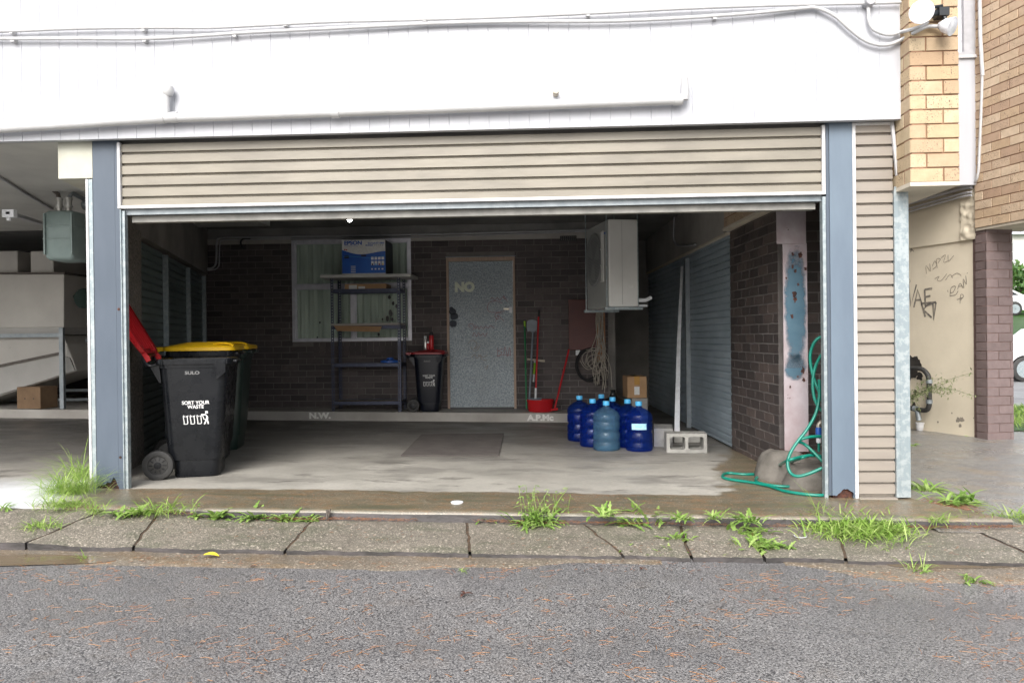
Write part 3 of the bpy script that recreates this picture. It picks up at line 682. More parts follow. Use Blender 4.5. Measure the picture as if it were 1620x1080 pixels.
mb = MB(); mb.obox(RA+nR*.05+UP*2.15, RB-RA, -nR*.4, UP*.019); mb.build('ledge', 'cream_soffit', bld)
mb = MB(); mb.obox(RA-nR*.10-UP*.2, RB-RA, -nR*.1, UP*2.4); mb.build('side_wall', 'mortar_dark', bld)
MB().box(.2, 2.3, 12.45, 12.6, -.2, 2.72).build('rear_wall', 'concrete_dark', bld)
# dark brick wall on the right, then a return behind the pink column
KA = Vector((1.928, 6.36, 0)); ub = (RA-KA).normalized(); nb_ = Vector((-ub.y, ub.x, 0))
bricks(KA+UP*-.06, ub, (RA-KA).length, 2.24, nb_, name='brick_wall', mats=('brick_wall_right', 'mortar_dark'), parent=bld, jit=.002, proud=.003)
bricks((1.93, 6.42, -.06), XN, .38, 2.70, FN, name='brick_wall', mats=('brick_wall_right', 'mortar_dark'), parent=bld, jit=.002, proud=.003)
bricks(KA+nb_*.06+UP*2.215, ub, (RA-KA).length, .4, nb_, bh=.0875, name='brick_band', mats=('brick_blonde_far', 'mortar_tan'), parent=bld, label='band of tan brick above the dark brick')
mb = MB(); mb.obox(KA+nb_*.075+UP*2.185, ub*((RA-KA).length), -nb_*.1, UP*.028); mb.build('ledge', 'cream_soffit', bld)
# rear wall of dark brick, with openings for window and door
WX0, WX1, WZ0, WZ1 = -3.62, -1.915, 1.105, 2.545
DX0, DX1, DZ0, DZ1 = -1.418, -.452, .12, 2.262
bx0 = -4.86
bricks((bx0, BY, .10), XN, .83-bx0, 2.40, FN, holes=((WX0-bx0, WX1-bx0, WZ0-.1, 2.5), (DX0-bx0, DX1-bx0, -.05, DZ1-.1)), name='rear_wall', parent=bld, jit=.0025, proud=.0035, label='dark brown brick rear wall of the garage')
MB().box(bx0, WX0-.003, BY-.004, BY+.1, 2.502, 2.58).build('lintel', 'concrete_wall', bld); MB().box(WX1+.003, .83, BY-.004, BY+.1, 2.502, 2.58).build('lintel', 'concrete_wall', bld)
MB().box(bx0, .83, BY+.003, BY+.1, 2.581, 2.73).build('upper_wall', 'ceiling_dark', bld)
MB().box(.83, .93, BY-.002, 12.5, -.1, 2.72).build('side_wall', 'concrete_dark', bld)
# soldier course under the window
mb = MB(); x = WX0+.3
while x < WX1-.2: mb.box(x, x+.076, BY-.004, BY+.05, WZ0-.20, WZ0-.012); x += .086
mb.build('sill', ['brick_dark'], bld)
mb = MB()           # air brick
p = onY(899, 377, BY); mb.box(p.x-.115, p.x+.115, BY-.006, BY+.02, p.z-.035, p.z+.035, mi=0)
for i in range(8):
    for j in range(3): mb.box(p.x-.1+i*.027, p.x-.09+i*.027, BY-.008, BY-.005, p.z-.022+j*.018, p.z-.016+j*.018, mi=1)
mb.build('air_brick', ['box_black', 'concrete_wall'], bld)
# window
fw = .045; mb = MB(); y0, y1 = BY-.012, BY+.05
tz = onY(557, 452.5, BY).z; mx = onY(559, 500, BY).x
for (a, b_, c_, d_) in ((WX0, WX0+fw, WZ0, WZ1), (WX1-fw, WX1, WZ0, WZ1), (WX0+fw, WX1-fw, WZ1-fw, WZ1), (WX0+fw, WX1-fw, WZ0, WZ0+.035), (WX0+fw, WX1-fw, tz-.028, tz+.028), (mx-.028, mx+.028, WZ0+.035, tz-.028)):
    mb.box(a, b_, y0, y1, c_, d_)
for (a, b_, c_, d_) in ((WX0+fw, WX1-fw, tz+.028, WZ1-fw), (WX0+fw, mx-.028, WZ0+.035, tz-.028), (mx+.028, WX1-fw, WZ0+.035, tz-.028)):
    for e in ((a, a+.016, c_, d_), (b_-.016, b_, c_, d_), (a+.016, b_-.016, d_-.014, d_), (a+.016, b_-.016, c_, c_+.014)): mb.box(e[0], e[1], BY+.012, BY+.045, e[2], e[3])
win = mb.build('window', 'aluminium', bld, bevel=.002, label='aluminium framed window with a pale green curtain drawn behind it')
for (a, b_, c_, d_) in ((WX0+fw, WX1-fw, tz+.028, WZ1-fw), (WX0+fw, mx-.028, WZ0+.035, tz-.028), (mx+.028, WX1-fw, WZ0+.035, tz-.028)):
    MB().box(a+.014, b_-.014, BY+.024, BY+.028, c_+.012, d_-.012).build('pane', 'window_glass', win)
mb = MB(); NX = 200; a = []
for i in range(NX+1):
    x = WX0+.02+(WX1-WX0-.04)*i/NX; s = x*44+1.2*math.sin(x*5); a.append((x, BY+.085+.012*math.sin(s)+.005*math.sin(s*2.3)))
zl = [WZ0+.0, tz, tz+.38, tz+.385, WZ1]
vs = [(x, y+(.004 if k >= 3 else 0), z) for k, z in enumerate(zl) for (x, y) in a]
mb.add(vs, [(k*(NX+1)+i, k*(NX+1)+i+1, (k+1)*(NX+1)+i+1, (k+1)*(NX+1)+i) for k in range(4) for i in range(NX)])
mb.build('curtain', 'curtain', win, smooth=True, recalc=False)
MB().box(WX0-.1, WX1+.1, BY+.13, BY+.2, WZ0-.12, 2.6).build('backing', 'concrete_wall', win)
mb = MB()           # sooty hand smears on the glass
for (px, py, r_) in ((506, 510, .012), (502, 534, .012), (618, 495, .03), (613, 504, .025), (620, 505, .02), (622, 480, .02), (627, 484, .02), (616, 470, .02), (599, 529, .02), (605, 505, .012)):
    p = onY(px, py, BY+.02); n_ = 10; mb.cur += 1
    mb.add([(p.x, BY+.020, p.z)]+[(p.x+r_*(.7+.5*rnd.random())*math.cos(k*.628), BY+.020, p.z+1.6*r_*(.7+.5*rnd.random())*math.sin(k*.628)) for k in range(n_)], [(0, k+1, (k+1) % n_+1) for k in range(n_)])
mb.build_split('smear', 'box_black', win, recalc=False)
# door
mb = MB(); mb.box(DX0+.035, DX1-.035, BY+.002, BY+.04, DZ0+.045, DZ1-.06)
door = mb.build('door', 'door_speckle', bld, label='grey speckled steel faced door marked NO')
mb = MB()
for (a, b_, c_, d_) in ((DX0, DX0+.032, DZ0+.02, DZ1), (DX1-.032, DX1, DZ0+.02, DZ1), (DX0+.032, DX1-.032, DZ1-.055, DZ1)): mb.box(a, b_, BY-.016, BY+.06, c_, d_)
mb.build('door_frame', 'timber_frame', door, bevel=.003)
MB().box(DX0-.01, DX1+.01, BY-.02, BY+.0, DZ1+.001, DZ1+.012).build('flashing', 'galv_dull', door)
MB().box(DX0+.032, DX1-.032, BY-.006, BY+.1, DZ0-.0, DZ0+.04).build('threshold', 'box_black', door)
mb = MB(); p = onY(808, 490, BY); mb.box(p.x-.02, p.x+.02, BY-.012, BY+.001, p.z-.045, p.z+.04, mi=0); mb.box(p.x-.10, p.x-.021, BY-.004, BY+.001, p.z-.0, p.z+.025, mi=1)
mb.tube([(p.x-.01, BY-.012, p.z), (p.x-.01, BY-.035, p.z)], .008, 8, 0)
mb.build('handle', ['lid_white', 'brass'], door)
YD = BY+.001
mb = MB(); p = onY(735, 460, YD); text_mesh(mb, 'NO', .175, (p.x, YD, p.z-.005), XN, UP, bold=.012, sx=.98); mb.build('lettering', 'paint_pale', door, recalc=False)
def pp(l, Y): return [onY(a, b_, Y) for a, b_ in l]
mb = MB()
for l in ([(776, 474), (779, 471), (783, 475), (787, 471), (791, 475), (795, 470), (799, 474), (796, 468), (800, 472), (803, 478)],
          [(795, 480), (785, 476), (775, 478), (771, 486), (774, 493), (785, 494), (798, 492)], [(795, 496), (786, 495), (783, 501), (789, 505), (788, 498), (784, 509)], [(790, 500), (797, 508)],
          [(745, 519), (741, 514), (747, 512), (750, 518), (748, 522)], [(752, 514), (752, 520), (755, 516), (758, 520), (761, 516), (765, 520), (768, 516), (772, 519), (776, 515), (782, 519)],
          [(748, 532), (750, 526), (754, 532), (757, 526), (760, 531), (764, 527), (767, 532), (771, 526)], [(787, 550), (788, 564), (794, 557), (788, 555), (796, 551)], [(797, 562), (799, 548), (803, 564), (806, 549), (808, 562)], [(786, 563), (795, 561), (808, 562)]):
    stroke(mb, smoothpts(pp(l, YD), 4), .007, FN)
mb.build_split('graffiti', 'graffiti_red', door, recalc=False)
mb = MB()
for l in ([(741, 542), (748, 538), (755, 544), (750, 552), (757, 548)], [(744, 548), (752, 556), (760, 546)], [(746, 566), (751, 560), (754, 567), (760, 561), (762, 568), (770, 570)], [(766, 582), (772, 578), (769, 585)], [(756, 561), (764, 565), (771, 561)]):
    stroke(mb, smoothpts(pp(l, YD), 4), .008, FN)
mb.build_split('scratch', 'graffiti_pale', door, recalc=False)
def blotch(mb, p, n, r_, u_, v_, jag=.3, N=22, mi=0, off=.0015):
    mb.cur += 1; p, n, u_, v_ = map(Vector, (p, n, u_, v_)); sd = rnd.random()*50
    mb.add([p+n*off]+[p+n*off+(u_*math.cos(a_)+v_*math.sin(a_))*r_*(1+jag*noise.noise(Vector((math.cos(a_)*1.3+sd, math.sin(a_)*1.3, 0)))) for a_ in [2*math.pi*k/N for k in range(N)]], [(0, k+1, (k+1) % N+1) for k in range(N)], 0, mi)
mb = MB()
for (px, py, r_) in ((716, 493, .055), (718, 500, .065), (717, 512, .06), (714, 488, .03)):
    blotch(mb, onY(px, py, YD), FN, r_, XN, UP*.9, off=.0015+rnd.random()*.001)
mb.build_split('spray_mark', 'spray_navy', door, recalc=False)
# rear plinth, stencilled
def plinth(x0, x1, y1, name='plinth', **k):
    mb = MB(); N = max(2, int((x1-x0)/.25)); 
    for i in range(N):
        a, b_ = x0+(x1-x0)*i/N, x0+(x1-x0)*(i+1)/N
        mb.hexa([(a, KY, gz(a)-.05), (b_, KY, gz(b_)-.05), (b_, y1, gz(b_)-.05), (a, y1, gz(a)-.05), (a, KY+.008, gz(a)+.118), (b_, KY+.008, gz(b_)+.118), (b_, y1, gz(b_)+.122), (a, y1, gz(a)+.122)], .5)
    return mb.build(name, 'concrete_wall', bld, recalc=False, **k)
pl = plinth(-4.72, .42, BY+.01); plinth(-15, -4.86, 12.5, label='pale plinth at the back of the left bay')
mb = MB(); mb.hexa([(.421, KY, -.06), (.55, KY+.12, -.06), (.55, BY, -.06), (.421, BY, -.06), (.421, KY+.012, .112), (.53, KY+.14, .09), (.53, BY, .10), (.421, BY, .115)]); mb.build('plinth', 'concrete_wall', bld)
mb = MB(); p = onY(506, 657, KY); text_mesh(mb, 'N.W.', .105, (p.x, KY+.003, gz(p.x)+.03), XN, UP, bold=.006, sx=1.25)
p = onY(855, 660, KY); text_mesh(mb, 'A.P.Mc', .105, (p.x, KY+.003, gz(p.x)+.025), XN, UP, bold=.006, sx=1.15); mb.build_split('stencil', 'stencil_grey', pl, recalc=False)
# left bay: cream beam end, dark rear wall
MB().hexa([(-3.612, FY, 2.345), (-3.352, FY, 2.345), (-3.60, 6.6, 2.345), (-3.87, 6.6, 2.345), (-3.612, FY, 2.62), (-3.352, FY, 2.62), (-3.60, 6.6, 2.62), (-3.87, 6.6, 2.62)]).build('beam', 'cream_paint', bld, label='cream painted beam end left of the blue column')
MB().box(-15, -4.98, 12.46, 12.6, -.1, 2.9).build('rear_wall', 'brick_dark', bld)
MB().box(-15.1, -15, 5.3, 12.6, -.1, 2.9).build('side_wall', 'concrete_dark', bld)
# pink steel column on the right inside the garage
pc = MB(); PY = 6.02
a = onY(1240, 560, PY).x; b_ = onY(1278, 560, PY).x; zt_ = onY(1250, 385, PY).z
pc.box(a, b_, PY, PY+.012, .20, zt_); pc.box((a+b_)/2-.005, (a+b_)/2+.005, PY+.0125, PY+.1695, .20, 2.6); pc.box(b_-.012, b_, PY+.0125, PY+.16, .2, 2.5)
pc.box(a-.05, b_-.01, PY-.012, PY+.0, zt_-.004, 2.6)
pcol = pc.build('column', 'pink_steel', bld, label='chalky pink steel column with blue spray paint inside the garage')
MB().box(a+.005, b_-.005, PY+.02, PY+.16, .05, .199).build('foot', 'rust', pcol)
mb = MB()
N = 34; c_ = ((a+b_)/2); blobs = []
for (px0, px1, py0, py1) in ((1236, 1284, 388, 582), (1238, 1276, 558, 602)):
    p0, p1 = onY(px0, py1, PY), onY(px1, py0, PY); mb = MB(); x0_, x1_ = max(a+.001, p0.x), min(b_-.001, p1.x)
    mb.quad((x0_, PY-.002, p0.z), (x1_, PY-.002, p0.z), (x1_, PY-.002, p1.z), (x0_, PY-.002, p1.z)); mb.build('blue_spray', 'blue_spray', pcol, recalc=False)
mb = MB()
for (px, py, r_) in ((1254, 402, .012), (1254, 422, .012), (1266, 404, .018), (1258, 428, .012), (1257, 465, .02), (1258, 473, .016), (1253, 500, .014), (1262, 450, .01), (1270, 585, .018), (1262, 595, .008), (1271, 600, .014), (1250, 612, .008), (1244, 440, .008), (1274, 425, .012)):
    blotch(mb, onY(px, py, PY), FN, r_, XN*.8, UP*1.3, .9, off=.004)
mb.build_split('rust_spot', 'rust', pcol, recalc=False)
# concrete mounds around the column foot
def mound(name, c, rx, ry, h, label, seed):
    mb = MB(); rings = []
    for (q, z) in ((1, -.03), (.99, .02), (.93, .3), (.84, .62), (.74, .85), (.60, .97), (.40, 1.0), (.18, .99)):
        rings.append([Vector((c[0]+rx*q*math.cos(k*math.pi/16), c[1]+ry*q*math.sin(k*math.pi/16), gz(c[0])+(h*z if z > 0 else z))) for k in range(32)])
    for i, r_ in enumerate(rings):
        for k, p in enumerate(r_):
            d = Vector(noise.noise_vector(p*4+Vector((seed, 0, 0))))*.075+Vector(noise.noise_vector(p*13))*.028
            if i > 0: r_[k] = p+d*(.4 if i < 2 else 1)
    mb.loft(rings); return mb.build(name, 'mound_concrete', None, smooth=True, loc=(c[0], c[1], gz(c[0])), cat='concrete', label=label, autos=70)
mound('concrete_mound', (2.02, 6.10), .37, .26, .235, 'larger grey concrete mound round the foot of the pink column', 1)
mound('concrete_mound', (2.06, 5.76), .30, .16, .165, 'smaller low concrete mound in front of the pink column behind the green hose', 4)
# ================================================================== PIPES AND CABLES ON THE FACADE
def tubething(name, mat, pts, r_, label, cat, group=None, n=10, k=5, extra=None):
    mb = MB(); mb.tube(smoothpts(pts, k), r_, n)
    if extra: extra(mb)
    return mb.build(name, mat, None, smooth=True, loc=pts[0], label=label, cat=cat, group=group)
def cl(l, Y=5.245): return [onY(a, b_, Y) for a, b_ in l]
def clips(l):
    def f(mb):
        for (px, py) in l: q = onY(px, py, 5.26); mb.box(q.x-.012, q.x+.012, 5.24, 5.279, q.z-.022, q.z+.012)
    return f
tubething('conduit', 'pvc', cl([(-120, 52), (0, 50), (120, 45.5), (230, 44), (330, 44), (420, 40), (520, 35), (640, 32), (800, 27), (950, 20.5), (1100, 13), (1250, 8), (1375, 5.5), (1425, 4)]), 0.0115, 'upper of the two thin grey conduits sagging along the white cladding', 'conduit', 'conduits on the cladding', extra=clips([(20, 50), (228, 46), (452, 38), (672, 31), (930, 22)]))
tubething('conduit', 'pvc', cl([(-120, 62), (0, 61.5), (120, 61.5), (230, 61.5), (300, 58), (390, 52), (470, 48), (600, 41.5), (700, 37), (810, 34.5), (950, 34), (1060, 30), (1180, 22), (1265, 14), (1292, 13), (1320, 25), (1345, 47), (1368, 64), (1390, 71), (1410, 70), (1428, 62)])+[onY(1450, 50, 5.12), onY(1470, 42, 5.12), onY(1500, 44, 5.10)], .0125, 'lower thin grey conduit that dips at the right and runs to the floodlights', 'conduit', 'conduits on the cladding', extra=clips([(22, 63), (230, 63), (372, 55), (1130, 27)]))
tubething('conduit', 'pvc', cl([(1373, 4), (1374, 20), (1375, 34), (1382, 47), (1398, 54), (1412, 55), (1425, 51)])+[onY(1445, 46, 5.12), onY(1462, 40, 5.11), onY(1468, 34, 5.1)], .012, 'short grey conduit dropping from the junction box to the floodlights', 'conduit', 'conduits on the cladding')
q = onY(1375, 3, 5.24); MB().lathe([(.03, -.03), (.036, -.02), (.036, .035)], (q.x, 5.24, q.z), 20, 'Y').build('junction_box', 'conduit_grey', None, smooth=True, loc=(q.x, 5.24, q.z), label='round grey junction box at the top right of the white cladding', cat='junction box')
dp = thing('drain_pipe', 'thick white plastic drain pipe along the bottom of the white cladding', 'drain pipe', (-3, 5.2, 2.8))
mb = MB(); P_ = 5.225; mb.tube(cl([(-200, 216), (265, 187), (700, 172), (1080, 158)], P_), .034, 14); mb.tube(cl([(1080, 158), (1083, 158.2), (1084, 150), (1083, 124)], P_)[1:], .026, 12)
mb.build('pipe', 'pvc', dp, smooth=True)
for px, py in ((276, 186), (255, 187.3), (531, 178.5), (1072, 158.3)):
    a, b_ = onY(px-6, py+.2, P_), onY(px+6, py-.2, P_); MB().tube([a, b_], .039, 14).build('coupling', 'pvc', dp, smooth=True)
a = onY(262, 186, P_); b_ = onY(262, 152, P_); st = MB(); st.tube([a, b_], .028, 14); st.lathe([(.02, -.045), (.034, -.03), (.040, 0), (.034, .028), (.015, .040)], tuple(onY(266, 143, P_)), 18); st.build('vent_stub', 'pvc', dp, smooth=True)
q = onY(879, 148, 5.27); MB().tube([(q.x, 5.20, q.z-.0), (q.x, 5.28, q.z)], .022, 12).build('spigot', 'cream_soffit', dp, smooth=True)
# floodlights on the pier
fl = thing('floodlight', 'large round clear floodlight with black bracket on the blonde brick pier', 'floodlight', tuple(onY(1478, 22, 5.1)), 'floodlights on the brick pier')
def lampcup(parent, c, d, r_, L, mat):
    c, d = Vector(c), Vector(d).normalized(); mb = MB(); a = d.orthogonal().normalized(); bq = d.cross(a); rings = []
    for (q, s) in ((.35, -L), (.75, -.6*L), (1.0, -.08*L), (1.04, 0), (1.0, .02*L), (.93, .01*L), (.6, .07*L), (.2, .10*L)):
        rings.append([c+d*s+(a*math.cos(k*math.pi/12)+bq*math.sin(k*math.pi/12))*r_*q for k in range(24)])
    mb.loft(rings); return mb.build('reflector', mat, parent, smooth=True, autos=60)
lampcup(fl, onY(1458, 19, 4.98), (-.45, -.85, -.15), .072, .10, 'lamp_glass')
mb = MB(); mb.tube([onY(1466, 22, 5.04), onY(1476, 24, 5.08), onY(1487, 17, 5.12)], .022, 10); q = onY(1490, 20, 5.10); mb.box(q.x-.03, q.x+.035, 5.07, 5.15, q.z-.03, q.z+.025); mb.tube([onY(1477, 12, 5.08), onY(1490, 10, 5.1)], .012, 8)
mb.build('bracket', 'lamp_black', fl, smooth=True, autos=40)
fl2 = thing('floodlight', 'smaller white floodlight pointing right on the edge of the blonde brick pier', 'floodlight', tuple(onY(1502, 42, 5.05)), 'floodlights on the brick pier')
lampcup(fl2, onY(1507, 42, 5.02), (.55, -.6, -.35), .058, .09, 'lamp_glass')
MB().tube([onY(1490, 22, 5.1), onY(1498, 34, 5.07)], .012, 8).build('bracket', 'lamp_black', fl2, smooth=True)
# ================================================================== THINGS ON AND INSIDE THE GARAGE WALLS
def BYp(px, py, d=.02): return onY(px, py, BY-d)
tubething('wall_conduit', 'conduit_grey', [BYp(322, 425, .06), BYp(334, 424.5, .05), BYp(341, 418, .03), BYp(342.5, 400), BYp(343, 384), BYp(350, 376), BYp(400, 375.5), BYp(560, 373), BYp(700, 370), BYp(935, 363.5)], .014, 'upper grey conduit clipped along the top of the dark rear wall', 'conduit', 'conduits on the rear wall', k=3)
tubething('wall_conduit', 'conduit_grey', [BYp(322, 427, .06), BYp(336, 427, .05), BYp(346, 421, .02), BYp(347, 400), BYp(348, 386), BYp(354, 380), BYp(400, 379), BYp(560, 376.5), BYp(700, 374), BYp(935, 366)], .009, 'lower thinner conduit beside it along the top of the dark rear wall', 'conduit', 'conduits on the rear wall', k=3)
tubething('cable_end', 'cable_black', [BYp(396, 378), BYp(386, 378), BYp(381, 382, .05), BYp(382, 389, .05), BYp(385, 394, .05)], .012, 'short curved black cable end hanging at the top left of the rear wall', 'cable')
def onRn(px, py, d=.05): return onV(px, py, RA+nR*d, RB+nR*d)
tubething('wall_conduit', 'conduit_grey', [onRn(1067, 335), onRn(1066, 360), onRn(1066, 378), onRn(1071, 388), onRn(1082, 389), onRn(1100, 387)], .013, 'bent grey conduit on the concrete beam above the right shutters', 'conduit')
# hanging lamp bulb (lit) 
lm = thing('hanging_lamp', 'small lit lamp hanging from the garage ceiling above the printer carton', 'lamp', tuple(onY(553, 345, 8.6)))
q = onY(553, 345, 8.6)
MB().lathe([(.012, .04), (.03, .03), (.036, .0), (.026, -.03), (.008, -.045)], (q.x, q.y, q.z), 16).build('bulb', 'lamp_on', lm, smooth=True)
MB().lathe([(.008, .42), (.008, .07), (.022, .06), (.024, .035)], (q.x, q.y, q.z), 12).build('holder', 'pipe_dark', lm, smooth=True)
# meter board with cables
mbd = thing('meter_board', 'maroon electrical meter board hanging on the rear wall beside the outdoor unit', 'meter board', tuple(onY(920, 553, BY-.1)))
a = onY(899, 474, BY-.06); b_ = onY(948, 553, BY-.06); MB().box(a.x, b_.x, BY-.085, BY-.06, b_.z, a.z).build('panel', 'meter_board', mbd, bevel=.003); MB().box(a.x+.02, b_.x-.02, BY-.059, BY-.001, b_.z+.02, a.z-.02).build('backing', 'meter_board', mbd)
q = onY(914, 556, BY-.05); MB().box(q.x-.03, q.x+.03, BY-.08, BY-.02, q.z-.05, q.z+.02).build('socket', 'lid_white', mbd, bevel=.004)
q = onY(950, 515, BY-.07); mb = MB(); mb.box(q.x-.05, q.x+.06, BY-.12, BY-.04, q.z-.5, q.z+.32); mb.build('fuse_strip', 'copper_tape', mbd)
cb = MB(); r2 = random.Random(5)
for i in range(16):
    x0 = r2.uniform(942, 957); y0 = r2.uniform(488, 492); pts = [onY(x0, y0, BY-.25)]
    x = x0
    for yy in (510, 530, 550, 568, 585, r2.uniform(592, 618)):
        x += r2.uniform(-7, 8) if yy > 540 else r2.uniform(-3, 3); x = max(918, min(968, x)); pts.append(onY(x, yy+r2.uniform(-4, 4), BY-r2.uniform(.12, .26)))
        if len(pts) > 6: break
    cb.tube(smoothpts(pts, 4), r2.choice((.005, .007, .006)), 6)
for i in range(7):
    c_ = (r2.uniform(930, 948), r2.uniform(565, 588)); rr = r2.uniform(10, 20); t0 = r2.uniform(0, 6)
    cb.tube(smoothpts([onY(c_[0]+rr*math.cos(t0+k*.8)*r2.uniform(.7, 1.1), c_[1]+rr*math.sin(t0+k*.8)*r2.uniform(.8, 1.3), BY-.12-.02*k) for k in range(7)], 4), .005, 6)
cb.build('cable_bundle', 'cable_pale', None, smooth=True, loc=tuple(onY(950, 550, BY-.2)), label='tangle of pale wires hanging below the outdoor unit', cat='cables')
cb = MB(); 
for rr, o_ in ((26, 0), (24, 1.0)):
    cb.tube(smoothpts([onY(934+rr*.9*math.cos(a_)+o_, 577+rr*math.sin(a_), BY-.1-.01*o_) for a_ in [.3+k*.7 for k in range(9)]], 4), .011, 7)
cb.tube(smoothpts([onY(918, 556, BY-.08), onY(911, 575, BY-.1), onY(916, 592, BY-.1), onY(930, 600, BY-.1), onY(955, 585, BY-.1)], 5), .011, 7)
cb.build('black_cable_coil', 'cable_black', None, smooth=True, loc=tuple(onY(934, 577, BY-.1)), label='coil of thick black cable hanging below the maroon meter board', cat='cable')
# AC outdoor unit, hung from the ceiling
def lf(loc, rot): return Matrix.Translation(loc) @ Matrix.Rotation(rot, 4, 'Z')
ac = thing('outdoor_unit', 'pale grey air conditioner outdoor unit hung high on the right of the garage', 'air conditioner', (.666, 8.14, 1.455))
A = Vector((.666, 8.14, 0)); us = Vector((.322, .073, 0)); uf = Vector((-.191, .84, 0)); nf = -us.normalized(); z0, z1 = 1.455, 2.405
W = uf.length; f_ = uf.normalized()
def acp(s, d, z): return A+f_*(s*W)+us*d+UP*z       # s along fan face (0 near), d depth 0..1
mb = MB(); mb.obox(A+UP*z0, us, uf, UP*(z1-z0)); mb.build('casing', 'ac_side', ac, bevel=.012)
mb = MB(); mb.obox(acp(.02, -.012, z0+.005), f_*W*.96, us*.011, UP*(z1-z0-.01)); mb.build('front_panel', 'ac_front', ac, bevel=.003)
mb = MB()
cz = z0+.56; c_ = acp(.62, -.02, cz); 
rings = [[c_+nf*d+(f_*math.cos(k*math.pi/16)+UP*math.sin(k*math.pi/16))*q for k in range(32)] for (q, d) in ((.31, .002), (.30, .012), (.27, .006), (.26, -.01))]
mb.loft(rings, cap=(0, 0)); mb.build('fan_ring', 'ac_grille', ac, smooth=True)
MB().loft([[c_-nf*.001+(f_*math.cos(k*math.pi/16)+UP*math.sin(k*math.pi/16))*.29 for k in range(32)], [c_-nf*.003+(f_*math.cos(k*math.pi/16)+UP*math.sin(k*math.pi/16))*.29 for k in range(32)]]).build('fan_opening', 'ac_dark', ac)
mb = MB()
for k in range(-17, 18):
    s_ = k*.017; L = math.sqrt(max(0, .30**2-s_**2))
    if L > .03:
        mb.tube([c_+nf*.014+f_*s_-UP*L, c_+nf*.014+f_*s_+UP*L], .0022, 4); mb.tube([c_+nf*.017+UP*s_-f_*L, c_+nf*.017+UP*s_+f_*L], .0022, 4)
mb.build('grille', 'ac_grille', ac)
mb = MB()
for k in range(3):
    a_ = k*2.09+.3; e1 = f_*math.cos(a_)+UP*math.sin(a_); e2 = f_*math.cos(a_+.8)+UP*math.sin(a_+.8); mb.hexa([c_+e1*.05+nf*.004, c_+e1*.25+nf*.004, c_+e2*.25+nf*.012, c_+e2*.05+nf*.012, c_+e1*.05+nf*.006, c_+e1*.25+nf*.006, c_+e2*.25+nf*.014, c_+e2*.05+nf*.014])
mb.build('fan', 'ac_grille', ac)
mb = MB(); s0 = .20
for s_ in (.15, .22): mb.obox(acp(s_, -.08, z0+.28), f_*.018, us*.04, UP*.56)
for zz in (.28, .46, .64, .82): mb.obox(acp(.15, -.085, z0+zz), f_*.10, us*.04, UP*.012)
mb.build('guard', 'ac_side', ac)
mb = MB(); mb.obox(acp(-.006, .45, z0+.02), us*.006, f_*.002, UP*(z1-z0-.04)); mb.build('seam', 'ac_grille', ac)
q = acp(-.004, .78, z0+.20); mb = MB(); mb.obox(q-us*.12, us*.28, f_*.003, UP*.035); mb.build('rating_label', 'label_white', ac)
q = acp(.10, -.02, z0+.80); mb = MB(); mb.obox(q+nf*.003, f_*.12, nf*.001, UP*.022); mb.build('badge', 'box_blue', ac, recalc=False)
mb = MB()
for s_, d_ in ((.02, -.06), (.02, 1.02), (.98, -.06), (.98, 1.02)): p = acp(s_, d_, 0); mb.cur += 1; mb.tube([p+UP*(z0-.03), p+UP*2.72], .006, 6)
for s_ in (.02, .98): mb.cur += 1; mb.obox(acp(s_, -.12, z0-.035), us*1.3, f_*.04, UP*.03)
mb.build_split('hanger', 'galv', ac)
mb = MB(); q = acp(.05, 1.05, z0+.07); mb.tube([q, q+us*.25, q+us*.45+UP*.03], .022, 8); q = q-UP*.06; mb.tube([q, q+us*.3], .014, 8); mb.build('pipe_stub', 'lid_white', ac, smooth=True)
# gas meter in the left bay
gm = thing('gas_meter', 'grey green gas meter box hanging from pipes in the left bay', 'gas meter', tuple(onY(100, 410, 7.0)))
a = onY(67, 333, 7.0); b_ = onY(116, 410, 7.0)
mb = MB(); rings = []
def rrect(x0, x1, y0, y1, z, r_=.03, n_=4):
    o_ = []
    for (cx_, cy_, a0) in ((x1-r_, y1-r_, 0), (x0+r_, y1-r_, 90), (x0+r_, y0+r_, 180), (x1-r_, y0+r_, 270)):
        for k in range(n_+1): t = R(a0+90*k/n_); o_.append(Vector((cx_+r_*math.cos(t), cy_+r_*math.sin(t), z)))
    return o_
for (z, s_) in ((b_.z, .03), (b_.z+.03, .006), (a.z-.16, 0), (a.z-.158, -.006), (a.z-.146, -.006), (a.z-.144, 0), (a.z-.03, 0), (a.z-.012, .012), (a.z, .03)):
    rings.append(rrect(a.x+s_, b_.x-s_, 7.0+s_, 7.36-s_, z, .035))
mb.loft(rings); mb.build('casing', 'meter_grey', gm, smooth=True, autos=50)
mb = MB(); mb.box(a.x+.0, b_.x-.0, 6.992, 6.999, b_.z+.20, b_.z+.206)
for px in (70, 113): q = onY(px, 370, 6.99); mb.box(q.x-.008, q.x+.008, 6.985, 7.0, b_.z+.05, a.z-.03)
mb.build('ridges', 'meter_grey', gm)
for px in (93, 108):
    q = onY(px, 330, 7.15); mb = MB(); mb.lathe([(.024, -.01), (.024, .05), (.036, .052), (.036, .075), (.028, .077), (.028, .12), (.034, .122), (.034, .15)], (q.x, 7.16, a.z), 14); mb.build('union', 'steel_shiny', gm, smooth=True)
q1 = onY(93, 300, 7.16); mb = MB()
mb.tube([(q1.x, 7.16, a.z+.15), (q1.x-.01, 7.16, a.z+.19), (q1.x-.06, 7.16, a.z+.23), (onY(77, 300, 7.16).x, 7.16, a.z+.25), (onY(75, 270, 7.16).x, 7.16, onY(75, 275, 7.16).z), (onY(78, 262, 7.16).x, 7.16, onY(78, 262, 7.16).z), (onY(110, 260, 7.16).x, 7.16, onY(95, 258.5, 7.16).z)], .020, 10)
